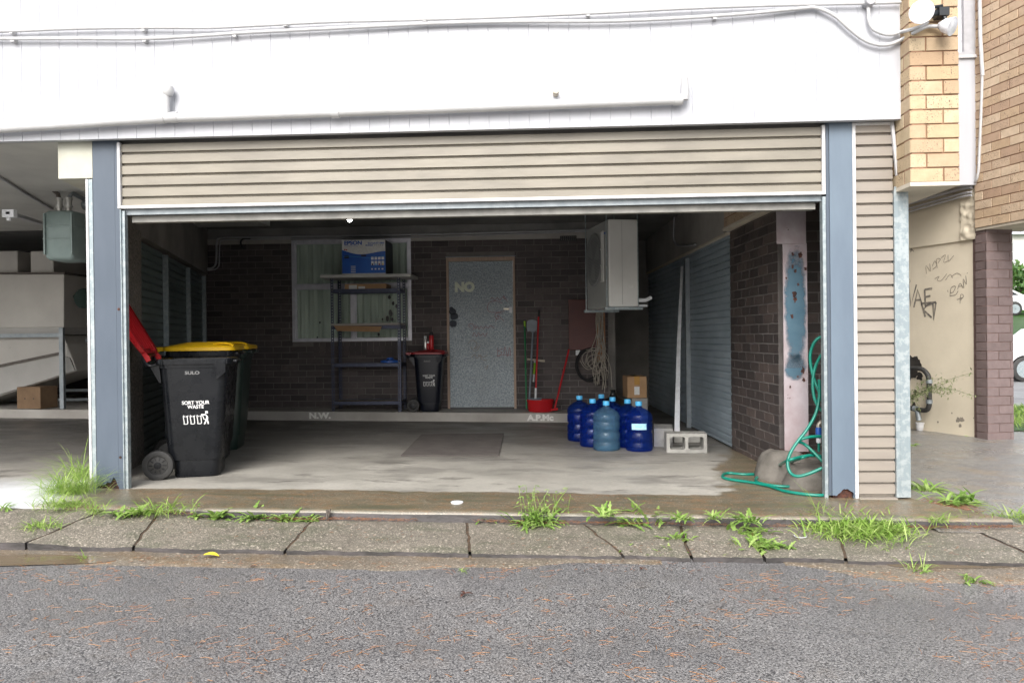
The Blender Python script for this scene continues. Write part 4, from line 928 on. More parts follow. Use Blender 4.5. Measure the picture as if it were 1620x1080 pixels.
mb.lathe([(.03, -.03), (.036, 0), (.03, .03)], (onY(78, 298, 7.16).x, 7.16, a.z+.25), 12)
mb.build('pipe', 'pipe_dark', gm, smooth=True)
mb = MB(); q = onY(112, 320, 7.2); mb.tube([(q.x, 7.16, a.z+.14), (q.x+.02, 7.2, a.z+.2), (q.x+.12, 7.4, a.z+.12), (q.x+.2, 7.6, a.z+.1)], .022, 10); mb.lathe([(.05, -.03), (.06, 0), (.05, .03)], (q.x+.10, 7.3, a.z+.1), 14, 'X'); mb.build('regulator', 'galv_dull', gm, smooth=True)
lt = thing('batten_light', 'unlit white fluorescent batten on the pale ceiling of the left bay', 'light fitting', tuple(onY(30, 345, 7.2)))
a, b_ = onY(8, 340, 6.6), onY(66, 357, 7.9); d = b_-a; mb = MB(); mb.obox(a, d, Vector((.05, 0, 0)), UP*.035); mb.build('body', 'conduit_grey', lt, bevel=.006); MB().obox(a-Vector((.03, 0, .02)), Vector((.11, 0, 0)), Vector((0, .05, 0)), UP*.07).build('end_cap', 'lid_white', lt); MB().tube([a+Vector((.02, .02, -.05)), a+Vector((.02, .02, .02))], .018, 8).build('starter', 'lid_white', lt, smooth=True)
def ceilp(px, py): d = ray(px, py); t = (2.61-H)/d.z; return O+d*t
tubething('ceiling_conduit', 'conduit_grey', [ceilp(-60, 247), ceilp(0, 281), ceilp(45, 309), ceilp(83, 331)], .013, 'grey conduit running back along the pale ceiling of the left bay', 'conduit')
# ================================================================== BOAT IN THE LEFT BAY
bt = thing('boat', 'pale grey boat hull lying on a galvanised frame in the left bay', 'boat', (-6.5, 10.3, .2))
YB = 10.15
def b3(px, py, dy=0): q = onY(px, py, YB); return Vector((q.x, YB+dy, q.z))
p = [b3(-190, 434), b3(101, 433.5), b3(101, 518), b3(-190, 520)]
s1 = [b3(101, 433.5), b3(101, 433.5, 1.25), b3(101, 518, 1.25), b3(101, 518)]
mb = MB(); mb.prism([p[0], p[1], p[2], p[3]], (0, 1.3, 0)); mb.build('cabin_side', 'boat_white', bt, bevel=.012)
mb = MB(); mb.prism([b3(-190, 530, .03), b3(97, 530, .03), b3(104, 544, .03), b3(119, 587, .03), b3(0, 626, .03), b3(-190, 690, .03)], (0, 1.0, 0)); mb.build('hull', 'boat_white', bt, bevel=.015)
mb = MB(); mb.prism([b3(-190, 616, -.0), b3(97, 556, -.0), b3(97, 560, -.0), b3(-190, 620, -.0)], (0, .03, 0)); mb.prism([b3(-190, 434), b3(102, 433), b3(102, 430.5), b3(-190, 431)], (0, .9, 0)); mb.build('rubbing_strake', 'pipe_dark', bt)
mb = MB(); mb.prism([b3(-190, 520), b3(101, 517.5), b3(103, 529), b3(-190, 531)], (0, 1.3, 0)); mb.prism([b3(-190, 622, 0), b3(97, 562, 0), b3(110, 566, 0), b3(118, 586, 0), b3(0, 624, 0), b3(-190, 690, 0)], (0, .03, 0)); mb.build('chine', 'boat_white_side', bt, bevel=.006)
for (x0, x1) in ((-30, 20), (40, 77)):
    a, b_ = b3(x0, 396), b3(x1, 430.5); mb = MB(); mb.box(a.x, b_.x, YB+.1, YB+1.0, b_.z, a.z)
    o_ = mb.build('storage_box', 'boat_white', None, bevel=.012, loc=((a.x+b_.x)/2, YB+.5, b_.z), cat='box', label='white box on the boat, the one at the picture edge' if x0 < 0 else 'white box on the boat beside the gas meter')
mb = MB(); rings = []
for (z, s_) in ((0, .10), (.06, .17), (.16, .19), (.25, .12), (.27, .03)):
    q = onY(128, 487, 9.9); rings.append([Vector((q.x+.02, 9.95, q.z+z))+Vector((math.cos(k*math.pi/8)*s_*.7, math.sin(k*math.pi/8)*s_*.6, 0))*(1+.25*noise.noise(Vector((k, z*9, 2)))) for k in range(16)])
mb.loft(rings); mb.build('cloth_cover', 'cloth_green', None, smooth=True, loc=tuple(onY(128, 487, 9.95)), cat='cover', label='dark green cover hanging at the stern of the boat')
fr = thing('boat_cradle', 'galvanised steel frame carrying the boat in the left bay', 'frame', (-5.7, 10.05, .2))
def fb(mb, a_, b_, w=.03): mb.tube([a_, b_], w, 4)
mb = MB(); a, b_ = onY(98, 518, 10.05), onY(96, 646, 10.05); mb.box(a.x-.028, a.x+.028, 10.02, 10.07, gz(a.x)+.12, a.z); mb.build('post', 'galv_dull', fr)
mb = MB(); a, b_ = onY(-190, 530, 10.05), onY(97, 529, 10.05); mb.box(a.x, b_.x, 10.03, 10.08, b_.z-.035, b_.z+.02); mb.build('rail', 'galv_dull', fr)
mb = MB(); a = onY(103, 535, 10.05); mb.box(a.x, a.x+.6, 10.5, 10.55, a.z-.06, a.z); mb.box(a.x-.6, a.x+.6, 10.9, 10.95, gz(a.x)+.30, gz(a.x)+.34); mb.box(a.x-2, a.x+.6, 10.9, 10.95, gz(a.x)+.16, gz(a.x)+.20); mb.build('brace', 'galv_dull', fr)
def carton(name, x, y, z, w, d, h, rot, label, flaps=False, mat='cardboard', printed=None, tape=True):
    t_ = thing(name, label, 'carton', (0, 0, 0)); mb = MB(); mb.box(-w/2, w/2, -d/2, d/2, 0, h)
    mb.build('walls', mat, t_, bevel=.004)
    if tape: mb = MB(); mb.box(-w*.14, w*.14, -d/2-.0012, -d/2+.001, h*.62, h+.0008); mb.box(-w*.14, w*.14, -d/2, d/2, h, h+.0012); mb.build('tape', 'brown_tape', t_)
    if flaps: mb = MB(); mb.hexa([(-w/2, -d/2, h+.001), (w/2, -d/2, h+.001), (w/2, -d/2+.005, h+.001), (-w/2, -d/2+.005, h+.001), (-w/2+.01, -d/2+.12, h+.06), (w/2-.01, -d/2+.12, h+.06), (w/2-.01, -d/2+.125, h+.058), (-w/2+.01, -d/2+.125, h+.058)]); mb.build('flap', 'cardboard_dark', t_)
    t_.location = (x, y, z); t_.rotation_euler = (0, 0, rot); return t_
q = onY(58, 645, 10.1)
ct = carton('carton', q.x, 10.12, gz(q.x)+.125, .38, .30, .30, -.15, 'brown cardboard carton on the plinth under the boat', mat='cardboard_dark', tape=False)
mb = MB(); 
for x_ in (-.06, .08): mb.lathe([(.010, 0), (.010, .002)], (x_, -.152, .14), 10, 'Y')
o_ = mb.build('hole', 'box_black', None); o_.parent = ct; o_.location = (0, 0, 0)
# ================================================================== WHEELIE BINS
def make_bin(label, L=.60, W=.56, Hh=.97, body='bin_black', lid='yellow_plastic', lid_open=False, wr=.118, decal=True, dome=.03):
    t_ = thing('wheelie_bin', label, 'wheelie bin', (0, 0, 0), 'wheelie bins')
    mb = MB(); k = Hh/.97
    def ring(z, fx0, fx1, w, r_=.05): return rrect(fx0, fx1, -w/2, w/2, z, r_*1.35, 5)
    hb = -L/2; hf = L/2
    rings = [ring(0, hb+.13*k, hf-.10*k, W*.76, .05), ring(.012, hb+.125*k, hf-.095*k, W*.78, .05), ring(.14*k, hb+.115*k, hf-.085*k, W*.79), ring(.142*k, hb+.085*k, hf-.075*k, W*.82), ring(.16*k, hb+.08*k, hf-.072*k, W*.83)]
    for q in (.35, .55, .75): rings.append(ring(.16*k+q*(.74*k-.0), hb+.08*k-.045*q*k, hf-.072*k+.055*q*k, W*(.83+.13*q), .05))
    rings += [ring(.895*k, hb+.035*k, hf-.018*k, W*.965, .05), ring(.897*k, hb+.022*k, hf-.004*k, W*.985, .05), ring(.925*k, hb+.020*k, hf-.0*k, W*.99), ring(.927*k, hb, hf+.02*k, W*1.04, .06), ring(.962*k, hb, hf+.022*k, W*1.045, .06), ring(.97*k, hb+.008, hf+.014*k, W*1.02, .05), ring(.965*k, hb+.03, hf-.01, W*.95, .05), ring(.3*k, hb+.10, hf-.08, W*.8, .05)]
    mb.loft(rings, cap=(1, 1))
    for i in range(7): x_ = hb+.06+i*(L-.08)/6; mb.box(x_-.003, x_+.003, -W*.53, -W*.52, .925*k, .965*k); mb.box(x_-.003, x_+.003, W*.52, W*.53, .925*k, .965*k)
    for s_ in (-1, 1):
        mb.hexa([(hf-.10*k, s_*W*.5, .80*k), (hf-.03*k, s_*W*.5, .86*k), (hf-.03*k, s_*W*.5, .93*k), (hf-.12*k, s_*W*.5, .93*k), (hf-.10*k, s_*W*.49, .80*k), (hf-.03*k, s_*W*.52, .86*k), (hf-.03*k, s_*W*.53, .93*k), (hf-.12*k, s_*W*.53, .93*k)])
    mb.build('body', body, t_, smooth=True, autos=35)
    # front lip handle
    mb = MB(); mb.box(hf+.012*k, hf+.052*k, -W*.36, W*.36, .935*k, .955*k); mb.build('lip', body, t_, bevel=.006)
    # rear handle arms and bar
    mb = MB()
    for s_ in (-.40, .40):
        mb.tube(smoothpts([(hb+.03, W*s_, .93*k), (hb-.04*k, W*s_, .915*k), (hb-.075*k, W*s_, .95*k), (hb-.085*k, W*s_, 1.0*k)], 4), .016*k, 8)
        mb.hexa([(hb+.03, W*s_-.012, .78*k), (hb+.045, W*s_-.012, .78*k), (hb+.045, W*s_+.012, .78*k), (hb+.03, W*s_+.012, .78*k), (hb-.04, W*s_-.012, .92*k), (hb+.03, W*s_-.012, .93*k), (hb+.03, W*s_+.012, .93*k), (hb-.04, W*s_+.012, .92*k)])
    mb.tube([(hb-.085*k, -W*.42, 1.0*k), (hb-.085*k, W*.42, 1.0*k)], .014*k, 8)
    mb.build('handle', body, t_, smooth=True)
    # wheels and axle
    ax = hb+.022*k; mb = MB(); mb.tube([(ax, -W*.49, wr), (ax, W*.49, wr)], .011, 8); mb.build('axle', 'galv_dull', t_, smooth=True)
    for s_ in (-1, 1):
        mb = MB(); c_ = W*.49*s_
        prof = [(.03, .027), (.045, .02), (.07*wr/.118, .018), (.075*wr/.118, .026), (.095*wr/.118, .028), (.112*wr/.118, .024), (wr, .012), (wr, -.012), (.112*wr/.118, -.024), (.095*wr/.118, -.028), (.03, -.026)]
        mb.lathe([(r_, c_+s_*h_) for r_, h_ in prof], (ax, 0, wr), 32, 'Y'); w_ = mb.build('wheel', 'rubber', t_, smooth=True, autos=50)
        mb = MB(); mb.lathe([(.001, c_+s_*.032), (.026, c_+s_*.030), (.03, c_+s_*.024), (.03, c_+s_*.018)], (ax, 0, wr), 16, 'Y')
        for q in range(10): a_ = q*.628; mb.tube([(ax+.034*math.cos(a_), c_+s_*.022, wr+.034*math.sin(a_)), (ax+.066*wr/.118*math.cos(a_), c_+s_*.020, wr+.066*wr/.118*math.sin(a_))], .003, 4)
        mb.build('hub', body, w_, smooth=True)
    # lid, built closed then swung open about the rear hinge
    hx, hz = hb-.055*k, .985*k
    mb = MB()
    rings = [ring(.972*k, hb-.02, hf+.035*k, W*1.07, .06), ring(1.0*k, hb-.02, hf+.035*k, W*1.07, .06), ring(1.010*k, hb-.01, hf+.025*k, W*1.03, .06), ring(1.018*k, hb+.03, hf-.03, W*.92, .05), ring((1.016+dome)*k, hb+.16, hf-.10, W*.60, .05), ring((1.018+dome)*k, hb+.18, hf-.12, W*.56, .05)]
    if lid_open: rings = [ring(.972*k, hb-.0, hf+.02, W*1.0, .06)]+rings
    mb.loft(rings, cap=(0, 1))
    if not lid_open: mb.tube(smoothpts([(hf-.16, -W*.40, 1.022*k), (hf-.10, -W*.44, 1.034*k), (hf-.02, -W*.44, 1.03*k), (hf+.02, -W*.44, 1.012*k)], 4), .009, 6)
    for s_ in (-.40, .40): mb.box(hx-.03, hb+.05, W*s_-.018, W*s_+.018, .972*k, 1.006*k); mb.tube([(hx, W*s_-.02, hz), (hx, W*s_+.02, hz)], .020, 10)
    if lid_open:
        for i in range(6): y_ = -W*.4+i*W*.16; mb.box(hb+.03, hf-.02, y_-.004, y_+.004, .974*k, 1.0*k)
        M_ = Matrix.Translation((hx, 0, hz)) @ Matrix.Rotation(-R(lid_open), 4, 'Y') @ Matrix.Translation((-hx, 0, -hz)); mb.v = [M_ @ v_ for v_ in mb.v]
    mb.build('lid', lid, t_, smooth=True, autos=40)
    if decal:
        mb = MB(); s_ = -1; yf = lambda z: -W*.5*(.83+.13*(z/k-.16)/.74)-.0035
        nx_ = .02; z_ = .60*k; y_ = yf(z_); v_ = Vector((0, -W*.5*.13/(.74*k)*1.0, 1))
        text_mesh(mb, 'SORT YOUR', .040*k, (nx_, y_, z_+.0), XN, v_, bold=.0008, sx=.95, depth=.0025); text_mesh(mb, 'WASTE', .040*k, (nx_, yf(z_-.036*k), z_-.034*k), XN, v_, bold=.0008, sx=.95, depth=.0025)
        mb.build_split('lettering', 'print_white', t_, recalc=False); mb = MB(); n_ = Vector((0, -1, -.08)); 
        def dp_(l): return [Vector((nx_+a_*k, yf((.60-b_)*k)-.001, (.60-b_)*k)) for a_, b_ in l]
        for i in range(3):
            o_ = -.095+i*.052
            stroke(mb, smoothpts(dp_([(o_+.004, .088), (o_, .10), (o_+.006, .145), (o_+.004, .158), (o_+.016, .160), (o_+.030, .158), (o_+.033, .145), (o_+.030, .10), (o_+.038, .092)]), 3), .006*k, n_)
            for dd in (.011, .024):
                c_ = dp_([(o_+dd, .098)])[0]; stroke(mb, [c_-XN*.004, c_+XN*.004], .008, n_)
        stroke(mb, dp_([(.04, .085), (.075, .088), (.088, .105), (.088, .125)]), .010*k, n_); stroke(mb, dp_([(.085, .10), (.080, .13), (.064, .165)]), .010*k, n_); stroke(mb, dp_([(.085, .12), (.095, .165)]), .009*k, n_); stroke(mb, dp_([(.05, .09), (.062, .125), (.085, .13)]), .006*k, n_)
        c_ = dp_([(.082, .068)])[0]; stroke(mb, [c_-XN*.010, c_+XN*.010], .020, n_)
        mb.build('pictogram', 'print_white', t_, recalc=False)
        mb = MB(); z_ = .845*k; text_mesh(mb, 'SULO', .036*k, (-.0, yf(z_)-.001, z_), XN, v_, bold=.001, sx=1.25, depth=.003); mb.build('maker_mark', 'print_grey', t_, recalc=False)
    return t_
b1 = make_bin('black wheelie bin with its red lid thrown open against the blue column', L=.56, W=.50, Hh=.95, lid='red_plastic', lid_open=119, body='bin_black')
b1.location = (-2.905, 6.04, gz(-2.9)); b1.rotation_euler = (0, 0, R(17))
b2 = make_bin('black wheelie bin with a yellow lid just behind the red lidded one', L=.56, W=.56, Hh=1.0, body='bin_black'); b2.location = (-3.18, 6.76, gz(-3.1)); b2.rotation_euler = (0, 0, R(13))
b3_ = make_bin('dark green wheelie bin with a yellow lid, rearmost of the three on the left', L=.56, W=.56, Hh=1.0, body='bin_green', decal=False); b3_.location = (-3.33, 7.45, gz(-3.2)); b3_.rotation_euler = (0, 0, R(12))
b4 = make_bin('small navy black wheelie bin with a closed red lid beside the grey door', L=.43, W=.40, Hh=.775, body='bin_navy', lid='red_dark_plastic', wr=.09); b4.location = (-1.635, 10.17, gz(-1.6)+.12); b4.rotation_euler = (0, 0, R(1))
b4['group'] = 'wheelie bins'
# cans on that lid
def can(px, pyb, r_, h, mats, label):
    q = onY(px, pyb, 10.17); t_ = thing('spray_can', label, 'aerosol can', (q.x, 10.17, gz(-1.6)+.12+.775*1.05), 'cans on the red lid')
    z = t_.location.z; 
    MB().lathe([(r_*.9, 0), (r_, .006), (r_, h*.78), (r_*.85, h*.82)], (q.x, 10.17, z), 18).build('can', mats[0], t_, smooth=True)
    MB().lathe([(r_*.82, h*.80), (r_*.82, h*.97), (r_*.6, h)], (q.x, 10.17, z), 18).build('cap', mats[1], t_, smooth=True)
can(673, 549, .026, .21, ('steel_shiny', 'lid_white'), 'silver aerosol can on the red bin lid by the grey door')
can(677.5, 549, .022, .135, ('red_plastic', 'lid_white'), 'short red can between two taller cans on the red bin lid')
can(682.5, 549, .032, .265, ('red_plastic', 'lamp_black'), 'tall red can with black cap on the red bin lid')
# ================================================================== RACK WITH CARTON
rk = thing('shelving_rack', 'dark blue slotted steel shelving rack in front of the window', 'shelving', (-2.45, 10.1, .15))
RX0, RX1, RY0, RY1 = onY(527, 600, 9.98).x-.02, onY(632, 600, 9.98).x+.02, 9.98, 10.36
ztop = onY(560, 440, 9.98).z
for (x_, sx_) in ((RX0, 1), (RX1, -1)):
    for (y_, sy_) in ((RY0, 1), (RY1, -1)):
        mb = MB(); zb_ = gz(x_)+.122; hgt = ztop-zb_
        w_ = .038; x2 = x_+sx_*w_
        n_ = int(hgt/.038)
        for i in range(n_):       # slotted angle: rungs between slots, plus edge strips
            z_ = zb_+i*hgt/n_; hh = hgt/n_
            mb.box(min(x_+sx_*.011, x_+sx_*.027), max(x_+sx_*.011, x_+sx_*.027), y_-.001, y_+.001, z_, z_+hh*.45)
        mb.box(min(x_, x_+sx_*.011), max(x_, x_+sx_*.011), y_-.001, y_+.001, zb_, ztop); mb.box(min(x_+sx_*.027, x2), max(x_+sx_*.027, x2), y_-.001, y_+.001, zb_, ztop)
        mb.box(x_-.001, x_+.001, min(y_, y_+sy_*.036), max(y_, y_+sy_*.036), zb_, ztop)
        mb.build('post', 'rack_steel', rk, recalc=False)
for py, mat in ((459, 'rack_steel'), (517, 'rack_steel'), (577, 'rack_steel'), (637, 'rack_steel')):
    z_ = onY(580, py, RY0).z; mb = MB()
    mb.box(RX0+.04, RX1-.04, RY0-.003, RY0+.002, z_-.025, z_+.02); mb.box(RX0+.04, RX1-.04, RY1-.002, RY1+.003, z_-.025, z_+.02)
    mb.box(RX0-.003, RX0+.002, RY0+.04, RY1-.04, z_-.025, z_+.02); mb.box(RX1-.002, RX1+.003, RY0+.04, RY1-.04, z_-.025, z_+.02)
    sh = mb.build('shelf', mat, rk)
    MB().box(RX0+.004, RX1-.004, RY0+.004, RY1-.004, z_+.003, z_+.012).build('deck', 'particle_board', sh)
a, b_ = onY(506, 437, 9.86), onY(650, 437, 9.86); ztp = onY(560, 434, 9.86).z
tp = MB().box(a.x, b_.x, 9.86, 10.40, ztop+.001, ztp).build('top_board', 'white_board', None, bevel=.004, loc=(-2.5, 10.1, ztop), label='white board lying across the top of the steel rack', cat='board')
x0, x1 = onY(541, 400, 9.88).x, onY(609.5, 400, 9.88).x; zt2 = onY(575, 379.5, 9.88).z; zb2 = ztp+.001; hB = zt2-zb2
pb = thing('printer_carton', 'blue and white printed cardboard carton on top of the rack', 'carton', ((x0+x1)/2, 10.1, zb2))
MB().box(x0, x1, 9.885, 10.36, zb2, zt2).build('box', 'box_side', pb, bevel=.003)
wB = x1-x0; YF = 9.8835
def fx(u_, v_, d=0): return Vector((x0+wB*u_, YF-d, zb2+hB*v_))
mb = MB(); mb.quad(fx(0, 0), fx(1, 0), fx(1, 1), fx(0, 1)); mb.build('face', 'label_white', pb, recalc=False)
mb = MB(); N = 16
top = [(.72-.14*math.sin(min(1, u_/.45)*math.pi/2)+.085*smooth01((u_-.45)/.55)) for u_ in [i/N for i in range(N+1)]]
for i in range(N): mb.quad(fx(i/N, .03, .001), fx((i+1)/N, .03, .001), fx((i+1)/N, top[i+1], .001), fx(i/N, top[i], .001))
mb.build('blue_print', 'box_blue', pb, recalc=False)
mb = MB(); text_mesh(mb, 'EPSON', .072, fx(.05, .865, .001), XN, UP, bold=.003, align='LEFT', sx=1.1); text_mesh(mb, 'EcoTank ET-5800', .030, fx(.97, .88, .001), XN, UP, align='RIGHT', bold=.001)
text_mesh(mb, 'EXCEED YOUR VISION', .018, fx(.05, .81, .001), XN, UP, align='LEFT')
for i in range(4): blotch(mb, fx(.56+i*.045, .84, .001), FN, .010, XN, UP, 0, 10)
mb.build('lettering', 'box_blue', pb, recalc=False)
mb = MB()
for i in range(5): blotch(mb, fx(.76+i*.045, .84, .001), FN, .009, XN, UP, 0, 10)
mb.build('dots', 'conduit_grey', pb, recalc=False)
mb = MB(); mb.quad(fx(.05, .70, .002), fx(.075, .70, .002), fx(.075, .745, .002), fx(.05, .745, .002)); mb.quad(fx(.085, .70, .002), fx(.12, .70, .002), fx(.12, .735, .002), fx(.085, .735, .002)); mb.build('red_print', 'red_plastic', pb, recalc=False)
mb = MB(); mb.quad(fx(.05, .47, .002), fx(.16, .47, .002), fx(.16, .55, .002), fx(.05, .55, .002)); mb.quad(fx(.44, .52, .002), fx(.56, .52, .002), fx(.56, .57, .002), fx(.44, .57, .002)); mb.quad(fx(.10, .53, .002), fx(.13, .53, .002), fx(.13, .56, .002), fx(.10, .56, .002)); mb.build('pictures', 'box_black', pb, recalc=False)
mb = MB()
for i in range(4):
    for j, (v0, v1) in enumerate(((.42, .50), (.26, .38))): mb.cur += 1; mb.quad(fx(.67+i*.08, v0, .002), fx(.73+i*.08, v0, .002), fx(.73+i*.08, v1, .002), fx(.67+i*.08, v1, .002))
for j in range(4): mb.cur += 1; mb.quad(fx(.20, .06+j*.055, .002), fx(.31, .06+j*.055, .002), fx(.31, .078+j*.055, .002), fx(.20, .078+j*.055, .002)); mb.cur += 1; mb.quad(fx(.67+j*.08, .13, .002), fx(.71+j*.08, .13, .002), fx(.71+j*.08, .17, .002), fx(.67+j*.08, .17, .002))
mb.build_split('white_print', 'print_white', pb, recalc=False)
for i, mt_ in enumerate(('box_black', 'cyan_print', 'red_dark_plastic', 'yellow_print')):
    mb = MB(); mb.quad(fx(.685+i*.08, .26, .003), fx(.715+i*.08, .26, .003), fx(.715+i*.08, .31, .003), fx(.685+i*.08, .31, .003)); mb.build('ink_picture', mt_, pb, recalc=False)
mb = MB(); mb.tube([fx(.02+.96*i/12, .52+.02*math.sin(i*.6)-.07*i/12+.06*(i/12)**3, .001) for i in range(13)], .002, 4); mb.build('swoosh', 'cyan_print', pb)
mb = MB(); mb.quad((x1+.001, 9.98, zb2+.05), (x1+.001, 10.16, zb2+.05), (x1+.001, 10.16, zb2+.38), (x1+.001, 9.98, zb2+.38)); mb.build('side_print', 'box_black', pb, recalc=False)
# flat things on shelves
z_ = onY(580, 459, RY0).z+.0125
fc = thing('flat_carton', 'flat brown carton with white labels on the second shelf of the rack', 'carton', (-2.5, 10.1, z_))
a, b_ = onY(545, 450, 9.99).x, onY(611, 450, 9.99).x; MB().box(a, b_, 9.99, 10.3, z_, z_+.075).build('box', 'cardboard', fc, bevel=.006)
mb = MB(); mb.quad((a+.06, 9.988, z_+.005), (a+.17, 9.988, z_+.005), (a+.17, 9.988, z_+.06), (a+.06, 9.988, z_+.06)); mb.quad((a+.19, 9.988, z_+.01), (a+.28, 9.988, z_+.01), (a+.28, 9.988, z_+.04), (a+.19, 9.988, z_+.04)); mb.build('label_sticker', 'label_white', fc, recalc=False)
z_ = onY(580, 517, RY0).z+.0205
mb = MB(); a, b_ = onY(523, 513, 9.93).x, onY(632, 513, 9.93).x; mb.box(a, b_, 9.93, 10.34, z_, z_+.03); mb.build('loose_board', 'concrete_wall', None, bevel=.004, loc=(a, 9.93, z_), label='grey loose board lying on the third shelf of the rack', cat='board')
mb = MB(); q0, q1, q2, q3 = onY(528, 515, 9.91), onY(604, 516, 9.91), onY(600, 525, 9.86), onY(533, 523.5, 9.86); mb.hexa([q3, q2, q2+Vector((0, .006, 0)), q3+Vector((0, .006, 0)), q0, q1, q1+Vector((0, .006, 0)), q0+Vector((0, .006, 0))]); mb.build('cardboard_sheet', 'cardboard', None, loc=tuple(q0), label='bent brown cardboard sheet hanging over the edge of the third shelf', cat='cardboard')
z_ = onY(580, 577, RY0).z+.013; q = onY(617, 572, 10.1)
MB().lathe([(.10, 0), (.135, .012), (.13, .04), (.05, .055), (.045, .075), (.02, .08)], (q.x, 10.12, z_), 24).build('blue_lid', 'blue_plastic', None, smooth=True, loc=(q.x, 10.12, z_), label='round blue plastic lid lying on the lower shelf of the rack', cat='lid')
# ================================================================== TOOLS AGAINST THE REAR WALL
def yy(px, py, d): return onY(px, py, BY-d)
def tool(name, label, cat, pts, r_, mat): t_ = thing(name, label, cat, tuple(pts[0])); mb = MB(); mb.tube(pts, r_, 10); mb.build('handle', mat, t_, smooth=True); return t_
t = tool('broom', 'green handled broom standing left of the grey shovel', 'broom', [yy(833, 646, .30), yy(830, 516, .03)], .012, 'green_plastic')
MB().tube([yy(830.3, 518, .03), yy(829.8, 508, .02)], .014, 10).build('grip', 'lime_plastic', t, smooth=True)
t = tool('shovel', 'grey dust shovel standing upside down, blade at the top', 'shovel', [yy(837, 640, .28), yy(843, 525, .04)], .013, 'grey_plastic')
mb = MB(); ring_ = [(834, 508), (837, 506), (842, 505), (847, 506), (850, 508), (850, 516), (849, 525), (847, 523), (845, 526), (841, 526), (838, 523), (835, 525), (833, 516)]
mb.prism([yy(a_, b_, .03) for a_, b_ in ring_], (0, -.012, 0)); mb.build('blade', 'grey_plastic', t, bevel=.002)
t = tool('mop', 'red handled mop with black grip standing in the bucket', 'mop', [yy(847, 636, .25), yy(852, 500, .03)], .012, 'red_plastic')
MB().tube([yy(852, 501, .03), yy(852.8, 490.5, .02)], .014, 10).build('grip', 'lamp_black', t, smooth=True)
t = tool('squeegee', 'pale squeegee with lime green handle upside down behind the mop', 'squeegee', [yy(844, 604, .12), yy(846, 571, .03)], .012, 'lid_white')
mb = MB(); a, b_ = yy(834, 568, .03), yy(862, 571, .03); mb.tube([a, b_], .016, 6); mb.build('blade', 'cream_soffit', t); MB().tube([yy(844.5, 592, .09), yy(846, 574, .04)], .014, 8).build('grip', 'lime_plastic', t, smooth=True)
bk = thing('mop_bucket', 'red mop bucket with grey wringer on the rear plinth', 'bucket', tuple(yy(855, 650, .3)))
zz = gz(0)+.122; q = yy(855, 650, .28)
mb = MB(); sc = lambda prof, c_, ex: [[Vector((c_.x+ex*r_*math.cos(k*math.pi/14), c_.y+r_*.8*math.sin(k*math.pi/14), z)) for k in range(28)] for r_, z in prof]
mb.loft(sc([(.13, zz), (.145, zz+.03), (.152, zz+.14), (.16, zz+.15), (.16, zz+.165), (.145, zz+.16), (.13, zz+.06)], q, 1.18)); mb.build('tub', 'red_plastic', bk, smooth=True)
q2 = yy(846, 634, .28); mb = MB(); mb.loft([[Vector((q2.x+r_*math.cos(k*math.pi/12), q.y+r_*.9*math.sin(k*math.pi/12), z)) for k in range(24)] for r_, z in ((.07, zz+.12), (.095, zz+.168), (.10, zz+.185), (.085, zz+.18), (.055, zz+.13))]); mb.build('wringer', 'grey_plastic', bk, smooth=True)
MB().tube([(q2.x+.01, q.y, zz+.13), (q2.x+.015, q.y, zz+.32)], .016, 8).build('mop_neck', 'lid_white', bk, smooth=True)
t = tool('long_broom', 'red handled broom leaning diagonally under the meter board', 'broom', [yy(877, 649, .36), yy(900, 553, .10)], .013, 'red_plastic')
MB().obox(yy(872, 650, .38), (.09, .02, .01), (0, .05, 0), (0, 0, .03)).build('head', 'red_plastic', t)
# ================================================================== MAT, BOTTLES, BLOCKS, CARTON, STRIP
mb = MB(); c4 = [G(634, 722), G(789, 722), G(797, 686.5), G(667, 688)]
NM = 10; vs = []
for k in (0, 1):
    for j in range(NM+1):
        for i in range(NM+1):
            s_, t_ = i/NM, j/NM; p = (c4[0]*(1-s_)+c4[1]*s_)*(1-t_)+(c4[3]*(1-s_)+c4[2]*s_)*t_; z = gz(p.x)+(.003 if k == 0 else .012)+.004*max(0, noise.noise(p*2.1)); vs.append((p.x, p.y, z))
m2 = NM+1; F_ = lambda k, i, j: k*m2*m2+j*m2+i
fs = [(F_(1, i, j), F_(1, i+1, j), F_(1, i+1, j+1), F_(1, i, j+1)) for i in range(NM) for j in range(NM)]
for i in range(NM): fs += [(F_(0, i, 0), F_(0, i+1, 0), F_(1, i+1, 0), F_(1, i, 0)), (F_(1, i, NM), F_(1, i+1, NM), F_(0, i+1, NM), F_(0, i, NM)), (F_(0, 0, i+1), F_(0, 0, i), F_(1, 0, i), F_(1, 0, i+1)), (F_(0, NM, i), F_(0, NM, i+1), F_(1, NM, i+1), F_(1, NM, i))]
mb.add(vs, fs); mb.build('floor_mat', 'mat_rubber', None, recalc=False, loc=tuple(c4[0]), label='worn grey rubber mat flat in the middle of the garage floor', cat='mat')
